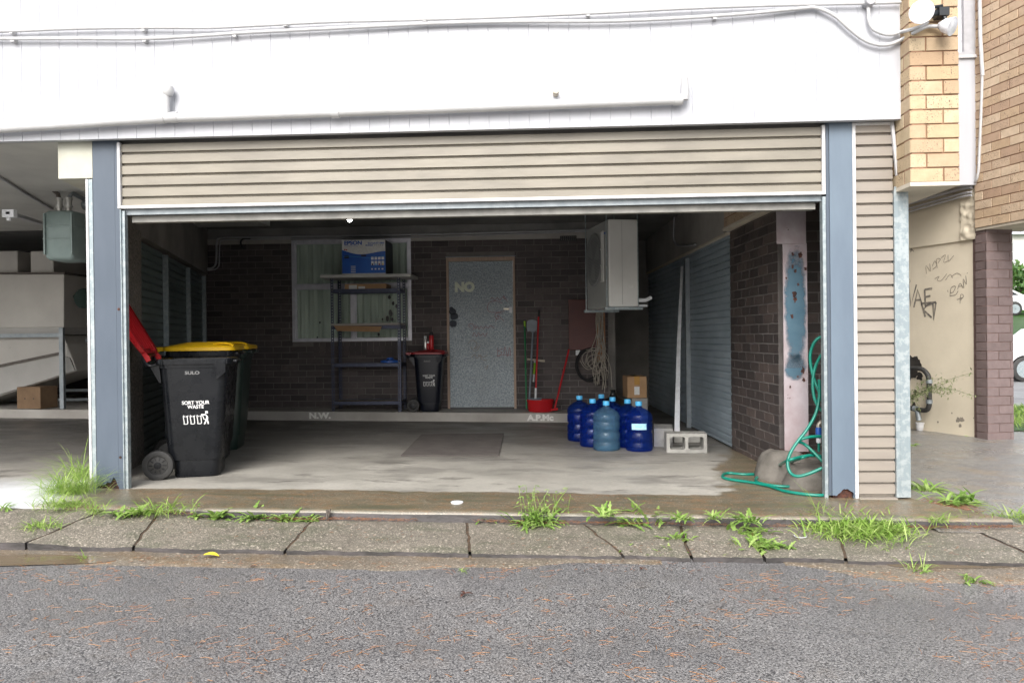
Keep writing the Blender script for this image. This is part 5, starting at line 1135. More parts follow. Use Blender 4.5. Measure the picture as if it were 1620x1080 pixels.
def make_bottle(mat='bottle_blue', label='', sticker=True, fill=0):
    t_ = thing('water_bottle', label, 'water bottle', (0, 0, 0), 'large water bottles')
    r_ = .136; prof = [(.001, .012), (r_*.80, .008), (r_*.93, .0), (r_*.99, .012), (r_, .03), (r_, .075), (r_*.965, .083), (r_*.965, .093), (r_, .101), (r_, .165), (r_*.93, .178), (r_*.93, .196), (r_, .209), (r_, .275), (r_*.965, .283), (r_*.965, .292), (r_, .30), (r_, .335), (r_*.96, .356), (r_*.80, .383), (r_*.52, .410), (r_*.28, .425), (.030, .433), (.027, .445), (.027, .462)]
    MB().lathe(prof, n=36, cap=False).build('body', mat, t_, smooth=True, recalc=True, autos=70)
    if fill:
        MB().lathe([(.001, .012)]+[(q*.965, h_+.002) for q, h_ in prof[2:] if h_ < fill]+[(r_*.9, fill), (.001, fill)], n=36, cap=False).build('water', mat, t_, smooth=True)
    MB().lathe([(.0325, .445), (.034, .449), (.034, .478), (.031, .488), (.001, .489)], n=24).build('cap', 'cyan_print', t_, smooth=True)
    if sticker:
        mb = MB(); vs = []
        for k in range(9):
            a_ = -math.pi/2-.55+k*.1375+sticker; vs += [((r_+.0012)*math.cos(a_), (r_+.0012)*math.sin(a_), .218), ((r_+.0012)*math.cos(a_), (r_+.0012)*math.sin(a_), .278)]
        mb.add(vs, [(2*k, 2*k+2, 2*k+3, 2*k+1) for k in range(8)]); mb.build('paper_label', 'sticker', t_, smooth=True, recalc=False)
    mb = MB(); h_ = [Vector(((r_-.02)*math.cos(a_), (r_-.02)*math.sin(a_), z)) for a_, z in ((2.6, .10), (2.6, .27))]; mb.tube(h_, .013, 8); mb.build('grip', mat, t_, smooth=True)
    return t_
M('sticker', (.25, .55, .72), (.45, .68, .78), 30, .5)
BL = [((918, 698), 'bottle_blue', 0, 'blue water bottle, leftmost of the group, standing slightly apart'),
      ((939, 707), 'bottle_blue', 0, 'blue water bottle half hidden on the left of the clear one'),
      ((953, 694), 'bottle_blue', 0, 'blue water bottle at the very back of the group'),
      ((971, 702), 'bottle_blue', 0, 'blue water bottle just behind the clear one and to its right'),
      ((961, 713), 'bottle_clear', 0, 'clearer pale blue water bottle at the front centre of the group'),
      ((995, 708), 'bottle_blue', 0, 'blue water bottle behind the one wearing a pale paper label'),
      ((1013, 714), 'bottle_blue', -.1, 'dark blue water bottle at the front right wearing a pale paper label')]
for (px, py), mt_, st_, lb in BL:
    q = G(px, py); t = make_bottle(mt_, lb, st_ if st_ else False, .05 if mt_ == 'bottle_clear' else rnd.choice((0, .12, .30)))
    t.location = (q.x, q.y+.10, gz(q.x)+.001); t.rotation_euler = (0, 0, rnd.uniform(-.3, .3) if not st_ else 0)
def block(name, label, loc, rot, face=True, on_side=True, group='concrete blocks'):
    # hollow block 390 x 190 x 190, holes running front to back when lying on its side
    mb = MB(); W_, D_, H_ = .39, .19, .19; t_ = .032; c_ = .03
    def rr(x0, x1, z0, z1, r_=.022): 
        o_ = []
        for (cx_, cz_, a0) in ((x1-r_, z1-r_, 0), (x0+r_, z1-r_, 90), (x0+r_, z0+r_, 180), (x1-r_, z0+r_, 270)):
            for k in range(4): a_ = R(a0+30*k); o_.append((cx_+r_*math.cos(a_), cz_+r_*math.sin(a_)))
        return o_
    holes = [rr(-W_/2+t_, -c_/2, t_, H_-t_), rr(c_/2, W_/2-t_, t_, H_-t_)]
    xs_ = [-W_/2, 0, W_/2]
    for hi, hl in enumerate(holes):
        x0_, x1_ = xs_[hi], xs_[hi+1]; out = []
        cx_, cz_ = (x0_+x1_)/2, H_/2
        for (x_, z_) in hl:       # project outwards to the cell rectangle
            dx, dz = x_-cx_, z_-cz_; s_ = min(abs((x1_-x0_)/2/dx) if dx else 9, abs(H_/2/dz) if dz else 9); out.append((cx_+dx*s_, cz_+dz*s_))
        n_ = len(hl)
        for yy_, fl_ in ((-D_/2, 1), (D_/2, -1)):
            vs = [(x_, yy_, z_) for x_, z_ in hl]+[(x_, yy_, z_) for x_, z_ in out]
            mb.add(vs, [(k, (k+1) % n_, n_+(k+1) % n_, n_+k) for k in range(n_)], .5)
        # corner fills
        for cxx, czz in ((x0_, 0), (x1_, 0), (x1_, H_), (x0_, H_)):
            best = sorted(out, key=lambda p_: (p_[0]-cxx)**2+(p_[1]-czz)**2)[:2]
            for yy_ in (-D_/2, D_/2): mb.add([(best[0][0], yy_, best[0][1]), (best[1][0], yy_, best[1][1]), (cxx, yy_, czz)], [(0, 1, 2)], .5)
        vs = [(x_, -D_/2, z_) for x_, z_ in hl]+[(x_, D_/2, z_) for x_, z_ in hl]; mb.add(vs, [(k, k+n_, (k+1) % n_+n_, (k+1) % n_) for k in range(n_)], .5)
    mb.add([(-W_/2, -D_/2, 0), (W_/2, -D_/2, 0), (W_/2, D_/2, 0), (-W_/2, D_/2, 0), (-W_/2, -D_/2, H_), (W_/2, -D_/2, H_), (W_/2, D_/2, H_), (-W_/2, D_/2, H_)], [(0, 3, 2, 1), (4, 5, 6, 7), (0, 4, 7, 3), (1, 2, 6, 5)], .5)
    o_ = mb.build(name, 'breeze_block', None, recalc=True, label=label, cat='concrete block', group=group); o_.location = loc; o_.rotation_euler = rot; return o_
q = G(1087, 716); block('breeze_block', 'hollow concrete block lying on its side near the white strip, holes facing out', (q.x, q.y+.09, gz(q.x)), (0, 0, R(-2)))
q = G(1050, 706); block('breeze_block', 'hollow concrete block mostly hidden between the front block and the bottles', (q.x+.02, q.y+.16, gz(q.x)), (0, 0, R(82)))
for k in range(2):
    q = G(993, 663); block('breeze_block', ('lower' if k == 0 else 'upper')+' concrete block of the stack carrying the brown carton', (1.12, 9.42, gz(1.1)+.191*k+.0), (R(0), 0, R(88)))
q = (1.08, 9.35)
carton('carton', 1.075, 9.42, gz(1.1)+.385, .24, .34, .265, R(4), 'brown cardboard carton with tape and white slip on the block stack')
cx_ = [o for o in bpy.data.objects if o.name == 'carton.001'][0]
mb = MB(); mb.quad((-.035, -.1725, .04), (.03, -.1725, .04), (.03, -.1725, .14), (-.035, -.1725, .14)); o_ = mb.build('label_sticker', 'label_white', None, recalc=False); o_.parent = cx_
mb = MB(); rings = []
for (z, s_) in ((0, .20), (.05, .23), (.12, .21), (.17, .13), (.20, .05), (.27, .03), (.29, .05)):
    rings.append([Vector((.80, 9.3, gz(.8)+.19+z))+Vector((math.cos(k*math.pi/12)*s_, math.sin(k*math.pi/12)*s_*.8, 0))*(1+.22*noise.noise(Vector((math.cos(k*.26)*3, math.sin(k*.26)*3, z*12)))) for k in range(24)])
mb.loft(rings); mb.build('black_bag', 'black_bag', None, smooth=True, loc=(.80, 9.3, gz(.8)+.19), label='tied black plastic bag beside the carton behind the bottles', cat='bag', autos=80)
block('breeze_block', 'concrete block under the black plastic bag behind the bottles', (.80, 9.32, gz(.8)), (0, 0, R(5)))
# white plastic strip leaning on the shutters
a = G(1072, 684)+Vector((0, .12, 0)); a = Vector((1.40, 8.55, gz(1.4)+.02)); a = onY(1071, 684, 8.35); top_ = onRn(1079, 421, .03)
d = (top_-a).normalized(); sd = Vector((1, -.2, 0)); sd = (sd-d*sd.dot(d)).normalized(); mb = MB(); w_ = .058
bow = d.cross(sd).normalized(); pts = [a+(top_-a)*(i/12)-sd*.010*math.sin(math.pi*i/12) for i in range(13)]
rg = [[p-sd*w_/2*(1-.45*i/12), p+sd*w_/2*(1-.45*i/12), p+sd*w_/2*(1-.45*i/12)+bow*.014, p-sd*w_/2*(1-.45*i/12)+bow*.014] for i, p in enumerate(pts)]
mb.loft(rg); mb.build('plastic_strip', 'lid_white', None, loc=tuple(a), label='long white plastic strip leaning against the right hand shutters', cat='strip')
q = G(1074, 690); MB().box(q.x-.09, q.x+.09, 8.28, 8.40, gz(q.x)+.075, gz(q.x)+.085).build('wood_scrap', 'cardboard', None, loc=(q.x, 8.3, gz(q.x)+.075), label='thin brown scrap at the foot of the white strip', cat='scrap')
MB().box(q.x-.14, q.x+.16, 8.10, 8.45, gz(q.x)+.002, gz(q.x)+.074).build('paver', 'breeze_block', None, bevel=.004, loc=(q.x, 8.3, gz(q.x)), label='flat concrete paver behind the hollow block, white strip standing on it', cat='paver')
# ================================================================== HOSE AND TAP
def gh(px, py, z): return G(px, py, z)
hs = MB()
def hy(px, py, Y): return onY(px, py, Y)
path = [hy(1304, 640, 5.62), hy(1296, 620, 5.64), hy(1289, 603, 5.66), hy(1283, 580, 5.68), hy(1282, 560, 5.68), hy(1288, 542, 5.66), hy(1299, 533, 5.64), hy(1312, 534, 5.60)]
hs.tube(smoothpts(path, 6), .0115, 10)
path = [hy(1306, 652, 5.60), hy(1297, 646, 5.62), hy(1288, 628, 5.64), hy(1286, 600, 5.66), hy(1292, 575, 5.66), hy(1304, 556, 5.62), hy(1314, 552, 5.6)]
hs.tube(smoothpts(path, 6), .0115, 10)
path = [hy(1296, 600, 5.60), hy(1296, 628, 5.60), hy(1290, 655, 5.58), hy(1276, 680, 5.57), hy(1262, 698, 5.56), hy(1251, 715, 5.55), hy(1246, 732, 5.53), hy(1250, 747, 5.5), hy(1262, 753, 5.46), hy(1282, 748, 5.44), hy(1305, 738, 5.44), hy(1318, 735, 5.44)]
hs.tube(smoothpts(path, 6), .0115, 10)
path = [hy(1316, 694, 5.60), hy(1296, 690, 5.58), hy(1275, 692, 5.57), hy(1262, 697, 5.57)]
hs.tube(smoothpts(path, 6), .0115, 10)
z_ = .012
path = [hy(1262, 698, 5.565), hy(1272, 702, 5.6), hy(1284, 712, 5.58), hy(1300, 728, 5.54), hy(1316, 742, 5.5)]
hs.tube(smoothpts(path, 6), .0115, 10)
path = [hy(1310, 726, 5.64), hy(1290, 720, 5.60), hy(1268, 722, 5.58), hy(1245, 729, 5.56), gh(1225, 740, .05), gh(1207, 749, .02), gh(1196, 757, z_), gh(1200, 763, z_), gh(1225, 768, z_), gh(1255, 769, z_), gh(1282, 765, z_), gh(1300, 756, .04), gh(1314, 750, .05)]
hs.tube(smoothpts(path, 6), .0115, 10)
path = [hy(1312, 723, 5.7), hy(1285, 720, 5.66), hy(1262, 726, 5.62), gh(1238, 737, .05), gh(1215, 748, z_), gh(1180, 750, z_), gh(1152, 748, z_), gh(1143, 752, z_), gh(1150, 757, z_), gh(1190, 763, z_), gh(1215, 768, z_), gh(1240, 776, z_), gh(1270, 781, z_), gh(1296, 783, z_), gh(1309, 781, z_), gh(1322, 772, z_)]
hs.tube(smoothpts(path, 6), .0115, 10)
path = [hy(1308, 722, 5.66), hy(1306, 745, 5.6), hy(1308, 772, 5.56)]; hs.tube(smoothpts(path, 4), .0115, 8)
path = [hy(1295, 688, 5.72), hy(1295.5, 714, 5.72)]; hs.tube(path, .0105, 8)
hs.build('garden_hose', 'hose_green', None, smooth=True, loc=tuple(hy(1290, 700, 5.6)), label='long green garden hose coiled behind the right column and across the floor', cat='hose', autos=80)
tp = thing('garden_tap', 'small brass tap with blue hose connector behind the right column', 'tap', tuple(hy(1296, 680, 5.72)))
mb = MB(); mb.tube(smoothpts([hy(1312, 665, 5.74), hy(1300, 667, 5.72), hy(1295, 672, 5.72), hy(1295, 676, 5.72)], 4), .016, 10); mb.tube([hy(1302, 667, 5.72), hy(1302, 655, 5.72)], .010, 8); mb.build('spout', 'brass', tp, smooth=True)
q = hy(1295, 682, 5.72); MB().lathe([(.015, -.05), (.02, -.045), (.022, -.03), (.022, .02), (.018, .03)], tuple(q), 14).build('connector', 'blue_plastic', tp, smooth=True)
MB().lathe([(.018, -.085), (.018, -.051)], tuple(q), 14).build('collar', 'lid_white', tp, smooth=True)
# small discs on the ground
for (px, py, z, rr_, lb, mt_) in ((723, 796, -.010, .043, 'white round plastic lid lying on the concrete apron', 'lid_white'), (1532, 771, -.04, .05, 'pale round lid lying on the driveway at the right', 'lid_white')):
    q = G(px, py, z); MB().lathe([(rr_*.96, .0), (rr_, .004), (rr_, .009), (rr_*.88, .012), (.001, .010)], (q.x, q.y, q.z+.002), 28).build('plastic_disc', mt_, None, smooth=True, loc=(q.x, q.y, q.z), label=lb, cat='lid')
q = G(1266, 849, -.076); MB().tube([(q.x+.035*math.cos(a_), q.y+.035*math.sin(a_), q.z+.006) for a_ in [2.4+k*.35 for k in range(13)]], .0022, 6).build('plastic_ring', 'lid_white', None, smooth=True, loc=tuple(q), label='thin white broken ring lying on the strip right of the weeds', cat='ring')
# ================================================================== NEIGHBOURING BUILDING ON THE RIGHT
nb = thing('neighbour_building', 'blonde brick building with rendered tan wall and maroon brick pier on the right', 'building', (4.95, 8.6, -.07))
T1 = Vector((4.935, 8.793, 0)); dT = Vector((-.36, .933, 0)).normalized(); T2 = T1+dT*7; nT = Vector((-dT.y, dT.x, 0))
def onT(px, py, off=0.0): return onV(px, py, T1+nT*off, T2+nT*off)
mb = MB(); mb.obox(T1-UP*.3, dT*8, -nT*.25, UP*3.5); mb.build('rendered_wall', 'tan_render', nb, label='tan rendered wall covered in graffiti')
q = onT(1548, 300); mb = MB()
z1 = onT(1545, 378).z; mb.obox(T1-dT*.015+nT*.002+UP*z1, dT*1.4, nT*.02, UP*(3.0-z1)); mb.build('wall_head', 'tan_render', nb)
mb = MB(); N1, N2 = 8, 60; vs = []
for j in range(N2+1):
    for i in range(N1+1):
        p = T1+dT*(.20*i/N1)+UP*(z1+(3.1-z1)*j/N2)+nT*.04; vs.append(p+nT*.022*max(-.3, noise.noise(p*16)))
mb.add(vs, [(j*(N1+1)+i, (j+1)*(N1+1)+i, (j+1)*(N1+1)+i+1, j*(N1+1)+i+1) for j in range(N2) for i in range(N1)]); mb.build('render_patch', 'tan_render', nb, recalc=False, label='lumpy peeling render at the wall end')
# maroon pier standing under the upper wall
P1 = G(1549, 692); P1 = T1.copy()+Vector((.0, .02, 0)); Q1 = G(1563, 694); Q2 = G(1604, 688); dq = (Q2-Q1); dq.z = 0
Q1.z = 0; dqn = Vector((1, .22, 0)).normalized(); wq = .335; nq = Vector((dqn.y, -dqn.x, 0))
ZB, ZT = -.10, onV(1575, 360, Q1, Q1+dqn).z
bricks(Q1+UP*ZB, dqn, wq, ZT-ZB, nq, .29, .092, .010, (), 'brick_pier_face', ('brick_maroon', 'mortar_maroon'), nb, jit=.004, depth=.04, proud=.006)
sdv = (T1-Q1); sdv.z = 0; sdv = Vector((-.22, 1, 0)).normalized()
bricks(Q1+sdv*.16+UP*ZB, -sdv, .16, ZT-ZB, Vector((-1, -.22, 0)), .29, .092, .010, (), 'brick_pier_side', ('brick_maroon', 'mortar_maroon'), nb, jit=.004, depth=.04, proud=.006)
mb = MB(); mb.obox(Q1+dqn*.03+sdv*.03+UP*ZB, dqn*(wq-.04), sdv*.30, UP*(ZT-ZB)); mb.build('pier_core', 'mortar_maroon', nb)
# blonde upper wall
U1 = Vector((4.90, 8.62, 0)); dU = Vector((.24, -.97, 0)).normalized(); nU = Vector((dU.y, -dU.x, 0))
if nU.x > 0: nU = -nU
def onU(px, py, off=0.0): return onV(px, py, U1+nU*off, U1+nU*off+dU)
zU = onU(1570, 356).z; U0 = onU(1541, 200); U0.z = 0
bricks(U0+UP*zU, dU, 1.7, 4.4, nU, .23, .092, .010, (), 'upper_wall', ('brick_blonde_far', 'mortar_tan'), nb, jit=.003, depth=.05, proud=.007)
mb = MB(); mb.obox(U0+UP*(zU-.03)-nU*.01, dU*1.7, -nU*.6, UP*.028); mb.build('soffit', 'cream_soffit', nb)
mb = MB(); mb.obox(U0+UP*(zU+.02)-nU*.06, dU*1.7, -nU*.54, UP*4.3); mb.build('wall_core', 'mortar_tan', nb)
# link wall with window behind the blonde pier
LY = U0.y-.02; zl_ = onY(1530, 292.5, LY).z; zs = onY(1530, 90, LY).z
lk = thing('link_wall', 'narrow white panelled wall and window between the brick pier and blonde wall', 'wall', (3.6, LY, zl_))
MB().box(2.78, U0.x+.1, LY, LY+.1, zl_, zs).build('panel', 'white_paint', lk)
MB().box(2.78, U0.x+.02, LY-.03, LY-.001, zs-.02, zs+.012).build('window_sill', 'white_trim', lk)
MB().box(2.78, U0.x-.02, LY+.04, LY+.06, zs+.02, 6).build('pane', 'lamp_glass', lk)
mb = MB(); x_ = U0.x; mb.box(x_-.12, x_+.05, LY-.01, LY+.039, zs+.013, 6); mb.box(x_-.22, x_-.19, LY-.005, LY+.039, zs+.05, 6); mb.box(2.78, x_-.12, LY-.005, LY+.039, zs+.013, zs+.05); mb.build('window_frame', 'conduit_grey', lk)
MB().box(2.775, 5.0, LY+.1, 10.0, zl_+.04, zl_+.3).build('passage_ceiling', 'cream_soffit', lk)
# pipes under the passage ceiling along the tan wall
for dy, r_, lb in ((0, .020, 'upper'), (8, .014, 'middle'), (13, .012, 'lower')):
    pts = [onT(1537, 296+dy, .08), onT(1515, 300+dy, .08), onT(1437, 322+dy, .08), onT(1380, 337+dy, .08)]
    tubething('wall_pipe', 'conduit_grey', pts, r_, lb+' of the three grey pipes at the head of the tan rendered wall', 'pipe', 'pipes on the tan wall', k=3)
def cu(l, off=.03): return [onU(a, b_, off) for a, b_ in l]
dpipe = thing('downpipe', 'thin white pipe running down the blonde brick wall and bending left', 'pipe', tuple(onU(1552, 200, .03)))
MB().tube(cu([(1549, -60), (1551, 60), (1554.5, 120)]), .020, 10).build('upper_pipe', 'pvc', dpipe, smooth=True)
MB().tube(smoothpts(cu([(1554, 120), (1552, 180), (1549, 250), (1548, 270), (1545, 284)])+[onT(1540, 291, .08), onT(1532, 296, .08)], 3), .014, 10).build('lower_pipe', 'pvc', dpipe, smooth=True)
# graffiti on the tan wall
mb = MB(); mg = MB(); mt2 = MB(); mk = MB()
def gs(m_, l, w_=.016, k=3, sm=True): p_ = [onT(a, b_, .002) for a, b_ in l]; stroke(m_, smoothpts(p_, k) if sm else p_, w_, nT)
for l in ([(1437, 446), (1441, 484), (1450, 450)], [(1446, 486), (1452, 458), (1459, 482)], [(1449, 475), (1457, 474)], [(1463, 458), (1464, 484)], [(1463, 458), (1475, 456)], [(1463, 470), (1472, 468)], [(1464, 484), (1475, 480)],
          [(1458, 480), (1464, 501)], [(1470, 478), (1461, 490), (1474, 502)], [(1476, 480), (1477, 506), (1481, 478)], [(1458, 480), (1481, 478)]): gs(mg, l, .024, sm=False)
for l in ([(1436, 355), (1440, 358), (1443, 366), (1439, 380), (1437, 384)], [(1438, 372), (1443, 368), (1446, 384), (1446, 372)], [(1437, 398), (1439, 388), (1441, 399)], [(1442, 388), (1442, 398)], [(1446, 388), (1442, 393), (1446, 398)], [(1438, 440), (1440, 445), (1437, 449)],
          [(1503, 468), (1505, 455), (1512, 453), (1508, 462), (1503, 463)], [(1503, 468), (1512, 466), (1516, 460)], [(1515, 458), (1519, 448), (1524, 456)], [(1517, 453), (1523, 452)], [(1525, 455), (1524, 441), (1529, 450), (1528, 436)], [(1514, 474), (1524, 470)], [(1519, 480), (1520, 466), (1525, 468), (1520, 474)], [(1499, 459), (1500, 462)], [(1530, 433), (1531, 431)]): gs(mb, l, .007)
for l in ([(1466, 433), (1465, 420), (1472, 429), (1471, 417)], [(1475, 421), (1479, 413), (1482, 420), (1476, 426)], [(1483, 424), (1482, 410), (1488, 410), (1484, 416)], [(1489, 408), (1496, 403), (1493, 415), (1501, 412)], [(1500, 403), (1501, 413), (1509, 404)], [(1479, 441), (1486, 437), (1483, 443), (1489, 444), (1498, 433)], [(1496, 443), (1503, 434), (1507, 440)], [(1506, 437), (1514, 432), (1521, 436)]): gs(mk, l, .007)
for l in ([(1489, 375), (1495, 380), (1499, 374), (1505, 378)], [(1490, 383), (1498, 377), (1506, 381)], [(1488, 380), (1502, 373)]): gs(mt2, l, .012)
go = mb.build_split('graffiti', 'graffiti_black', nb, recalc=False); mg.build_split('graffiti', 'graffiti_black', nb, recalc=False); mk.build_split('graffiti', 'graffiti_grey', nb, recalc=False); mt2.build_split('graffiti', 'graffiti_teal', nb, recalc=False)
mb = MB(); 
for (px, py, r_) in ((1444, 572, .10), (1450, 576, .07), (1446, 590, .07), (1455, 595, .05), (1448, 620, .03), (1446, 640, .03), (1439, 585, .12)): blotch(mb, onT(px, py), nT, r_, dT, UP, .7, 16, off=.002+rnd.random()*.002)
mb.build_split('peeled_patch', 'bitumen', nb, recalc=False)
mb = MB()
for (px, py, r_) in ((1516, 664, .03), (1522, 663, .028), (1519, 673, .02), (1484, 667, .012), (1541, 661, .01), (1506, 653, .01)): blotch(mb, onT(px, py), nT, r_, dT, UP, .6, 14)
mb.build_split('wall_mark', 'graffiti_grey', nb, recalc=False)
# dark stormwater pipes
sw = thing('waste_pipe', 'grey black waste pipe loop on the tan wall above a white cup', 'pipe', tuple(onT(1450, 650, .1)))
o_ = .09
MB().tube(smoothpts([onT(1420, 586, o_), onT(1440, 583, o_), onT(1455, 583, o_), onT(1463, 587, o_), onT(1469, 597, o_), onT(1470, 620, o_), onT(1470, 640, o_), onT(1466, 648, o_), onT(1455, 648, o_), onT(1440, 645, o_), onT(1420, 640, o_)], 4), .030, 10).build('pipe', 'rubber', sw, smooth=True)
MB().tube([onT(1451, 647, o_), onT(1454, 665, o_)], .030, 10).build('branch', 'galv_dull', sw, smooth=True)
for (a, b_) in (((1470, 600), (1470, 606)), ((1470, 632), (1470, 638)), ((1446, 646), (1451, 647.3))): MB().tube([onT(*a, o_), onT(*b_, o_)], .038, 12).build('coupling', 'galv_dull', sw, smooth=True)
q = onT(1455, 678, o_); MB().lathe([(.035, -.0), (.048, .085), (.052, .085), (.052, .10), (.044, .10), (.044, .03), (.001, .03)], (q.x, q.y, gz(q.x)-.012), 20).build('white_cup', 'pvc', None, smooth=True, loc=(q.x, q.y, gz(q.x)), label='white plastic cup under the waste pipe by the tan wall', cat='cup')
# ================================================================== BEYOND THE PASSAGE
car = thing('parked_car', 'white car parked beyond the maroon brick pier, front wheel showing', 'car', (13.5, 20.6, -.17))
def carbody(t_, x0, y0, z0, flip=1):
    prof = [(0, .35), (.05, .62), (.18, .75), (1.15, .92), (1.75, 1.38), (3.1, 1.42), (3.9, 1.02), (4.35, .95), (4.42, .40), (4.3, .25)]
    arch = lambda cx_: [(cx_+.36*math.cos(R(a_)), .32+.36*math.sin(R(a_))) for a_ in range(0, 181, 20)]
    poly = prof+[(3.5+.36, .25)]+arch(3.5)+[(3.14, .22), (1.20, .22)]+arch(.82)+[(.46, .25), (.1, .25)]
    mb = MB(); mb.prism([(x0+a_, y0, z0+b_) for a_, b_ in poly], (0, 1.7, 0)); mb.build('body', 'car_white', t_, bevel=.03)
    mb = MB(); mb.prism([(x0+a_, y0-.004, z0+b_) for a_, b_ in ((1.30, .95), (1.80, 1.33), (3.05, 1.36), (3.7, 1.0))], (0, .01, 0)); mb.build('window', 'car_glass', t_)
    for cx_ in (.82, 3.5):
        mb = MB(); mb.lathe([(.30, 0), (.325, .01), (.325, .2), (.25, .21)], (x0+cx_, y0-.01, z0+.325), 30, 'Y'); w_ = mb.build('wheel', 'rubber', t_, smooth=True)
        mb = MB(); mb.lathe([(.225, -.005), (.21, .01), (.001, .012)], (x0+cx_, y0-.01, z0+.325), 24, 'Y')
        for k in range(7): a_ = k*.8976; e = Vector((math.cos(a_), 0, math.sin(a_))); s_ = Vector((-e.z, 0, e.x))*.02; c_ = Vector((x0+cx_, y0-.022, z0+.325)); mb.hexa([c_-s_, c_+s_, c_+s_+e*.21, c_-s_+e*.21, c_-s_+YN*.02, c_+s_+YN*.02, c_+s_+e*.21+YN*.02, c_-s_+e*.21+YN*.02])
        mb.build('rim', 'galv', w_)
q = G(1620, 603, -.17); q = onY(1622, 580, 20.0)
carbody(car, q.x-.82, 20.0, -.17)
car2 = thing('parked_car', 'white car further up the slope, mostly hidden by the maroon pier', 'car', (25, 39, 2)); q = onY(1606, 490, 38.0)
carbody(car2, q.x-3.5, 38.0, farz(q.x, 38)+.02)
hs_ = thing('white_house', 'pale white house beyond the bush, behind the parked cars', 'house', (32, 52, 4)); q = onY(1600, 400, 50)
mb = MB(); mb.box(q.x-6, q.x+9, 50, 58, 2.5, onY(1600, 372, 50).z); mb.build('wall', 'house_white', hs_)
zr = onY(1600, 372, 50).z; mb = MB(); mb.prism([(q.x-7, 49.5, zr), (q.x-7, 58.5, zr), (q.x-7, 54, zr+2.2)], (17, 0, 0)); mb.build('roof', 'roof_grey', hs_)
a, b_ = onY(1603, 382, 49.9), onY(1612, 416, 49.9); MB().box(a.x, b_.x, 49.9, 49.98, b_.z, a.z).build('window', 'white_paint', hs_)
# bush: many leaf clumps
def bush(name, c, rx, ry, rz, n_, label, leaf=.12, seed=1):
    t_ = thing(name, label, 'bush', (c[0], c[1], c[2]-rz)); mb = MB(); r3 = random.Random(seed)
    for i in range(n_):
        a_, b_ = r3.uniform(0, 6.28), math.acos(r3.uniform(-1, 1)); q = r3.uniform(.45, 1.0)
        p = Vector((rx*q*math.sin(b_)*math.cos(a_), ry*q*math.sin(b_)*math.sin(a_), rz*q*math.cos(b_)))
        p *= 1+.35*noise.noise(p*1.3+Vector((seed, 0, 0))); p += Vector(c)
        e1 = Vector((r3.gauss(0, 1), r3.gauss(0, 1), r3.gauss(0, 1))).normalized()*leaf; e2 = e1.cross(Vector((r3.gauss(0, 1), r3.gauss(0, 1), r3.gauss(0, 1)))).normalized()*leaf*.5
        mb.quad(p-e1, p+e2, p+e1, p-e2, r3.random())
    mb.build('foliage', 'bush', t_, recalc=False); MB().tube([(c[0], c[1], c[2]-rz-.3), (c[0]+.1, c[1], c[2])], .12, 8).build('trunk', 'bark', t_)
q = onY(1612, 455, 43); bush('bush', (q.x, 43, q.z), 2.2, 1.4, 1.5, 2600, 'green bush beside the white house beyond the lane', .17, 3)
wb = thing('street_bin', 'dark street bin with red lid in front of the far bush', 'bin', tuple(onY(1617, 487, 40))); a, b_ = onY(1613, 470, 40), onY(1622, 487, 40)
MB().box(a.x, b_.x, 40, 40.5, b_.z, a.z).build('body', 'bin_black', wb, bevel=.03); MB().box(a.x-.04, b_.x+.04, 39.95, 40.55, a.z, a.z+.12).build('lid', 'red_plastic', wb, bevel=.03)
# ================================================================== PLANTS IN THE CRACKS
def blade(mb, p, dirv, L, w_, curl=.5, teeth=0, n_=6, r3=rnd, tip=.1):
    """one arching leaf: a strip with a midrib fold, optionally toothed like a dandelion leaf"""
    d = Vector(dirv).normalized(); sd = d.cross(UP)
    sd = sd.normalized() if sd.length > 1e-3 else XN; p = Vector(p); pts = []; el = math.asin(max(-1, min(1, d.z))); hz = Vector((d.x, d.y, 0)).normalized() if (abs(d.x)+abs(d.y)) > 1e-4 else XN
    if teeth: n_ = max(n_, teeth*2)
    q = p.copy(); 
    for i in range(n_+1):
        t = i/n_; e_ = el-curl*t*1.6; 
        if i: q = q+(hz*math.cos(e_)+UP*math.sin(e_))*(L/n_)
        wd = w_*(math.sin(math.pi*min(1, (t*.85+.12)))**.8)
        if teeth: wd *= (1.25 if i % 2 else .5)*(0.55+.9*t if t < .7 else 1)
        if i == n_: wd = w_*tip
        pts.append((q.copy(), wd))
    rr = r3.random(); vs = []
    for q_, wd in pts: vs += [q_-sd*wd/2+UP*wd*.15, q_, q_+sd*wd/2+UP*wd*.15]
    fs = []
    for i in range(n_): fs += [(3*i, 3*i+1, 3*i+4, 3*i+3), (3*i+1, 3*i+2, 3*i+5, 3*i+4)]
    mb.add(vs, fs, rr)
def ground_at(px, py):
    q = G(px, py, -.045)
    if q.y > 4.84: z = (drvz if q.x > 2.6 else floorz)(q.x, q.y)
    elif q.y > 4.23: z = stripz(q.x, (4.82-q.y)/.59)
    else: z = roadz(q.x, q.y)
    q = G(px, py, z-KX*q.x); q.z = z; return q
WG = 'weeds in the pavement cracks'
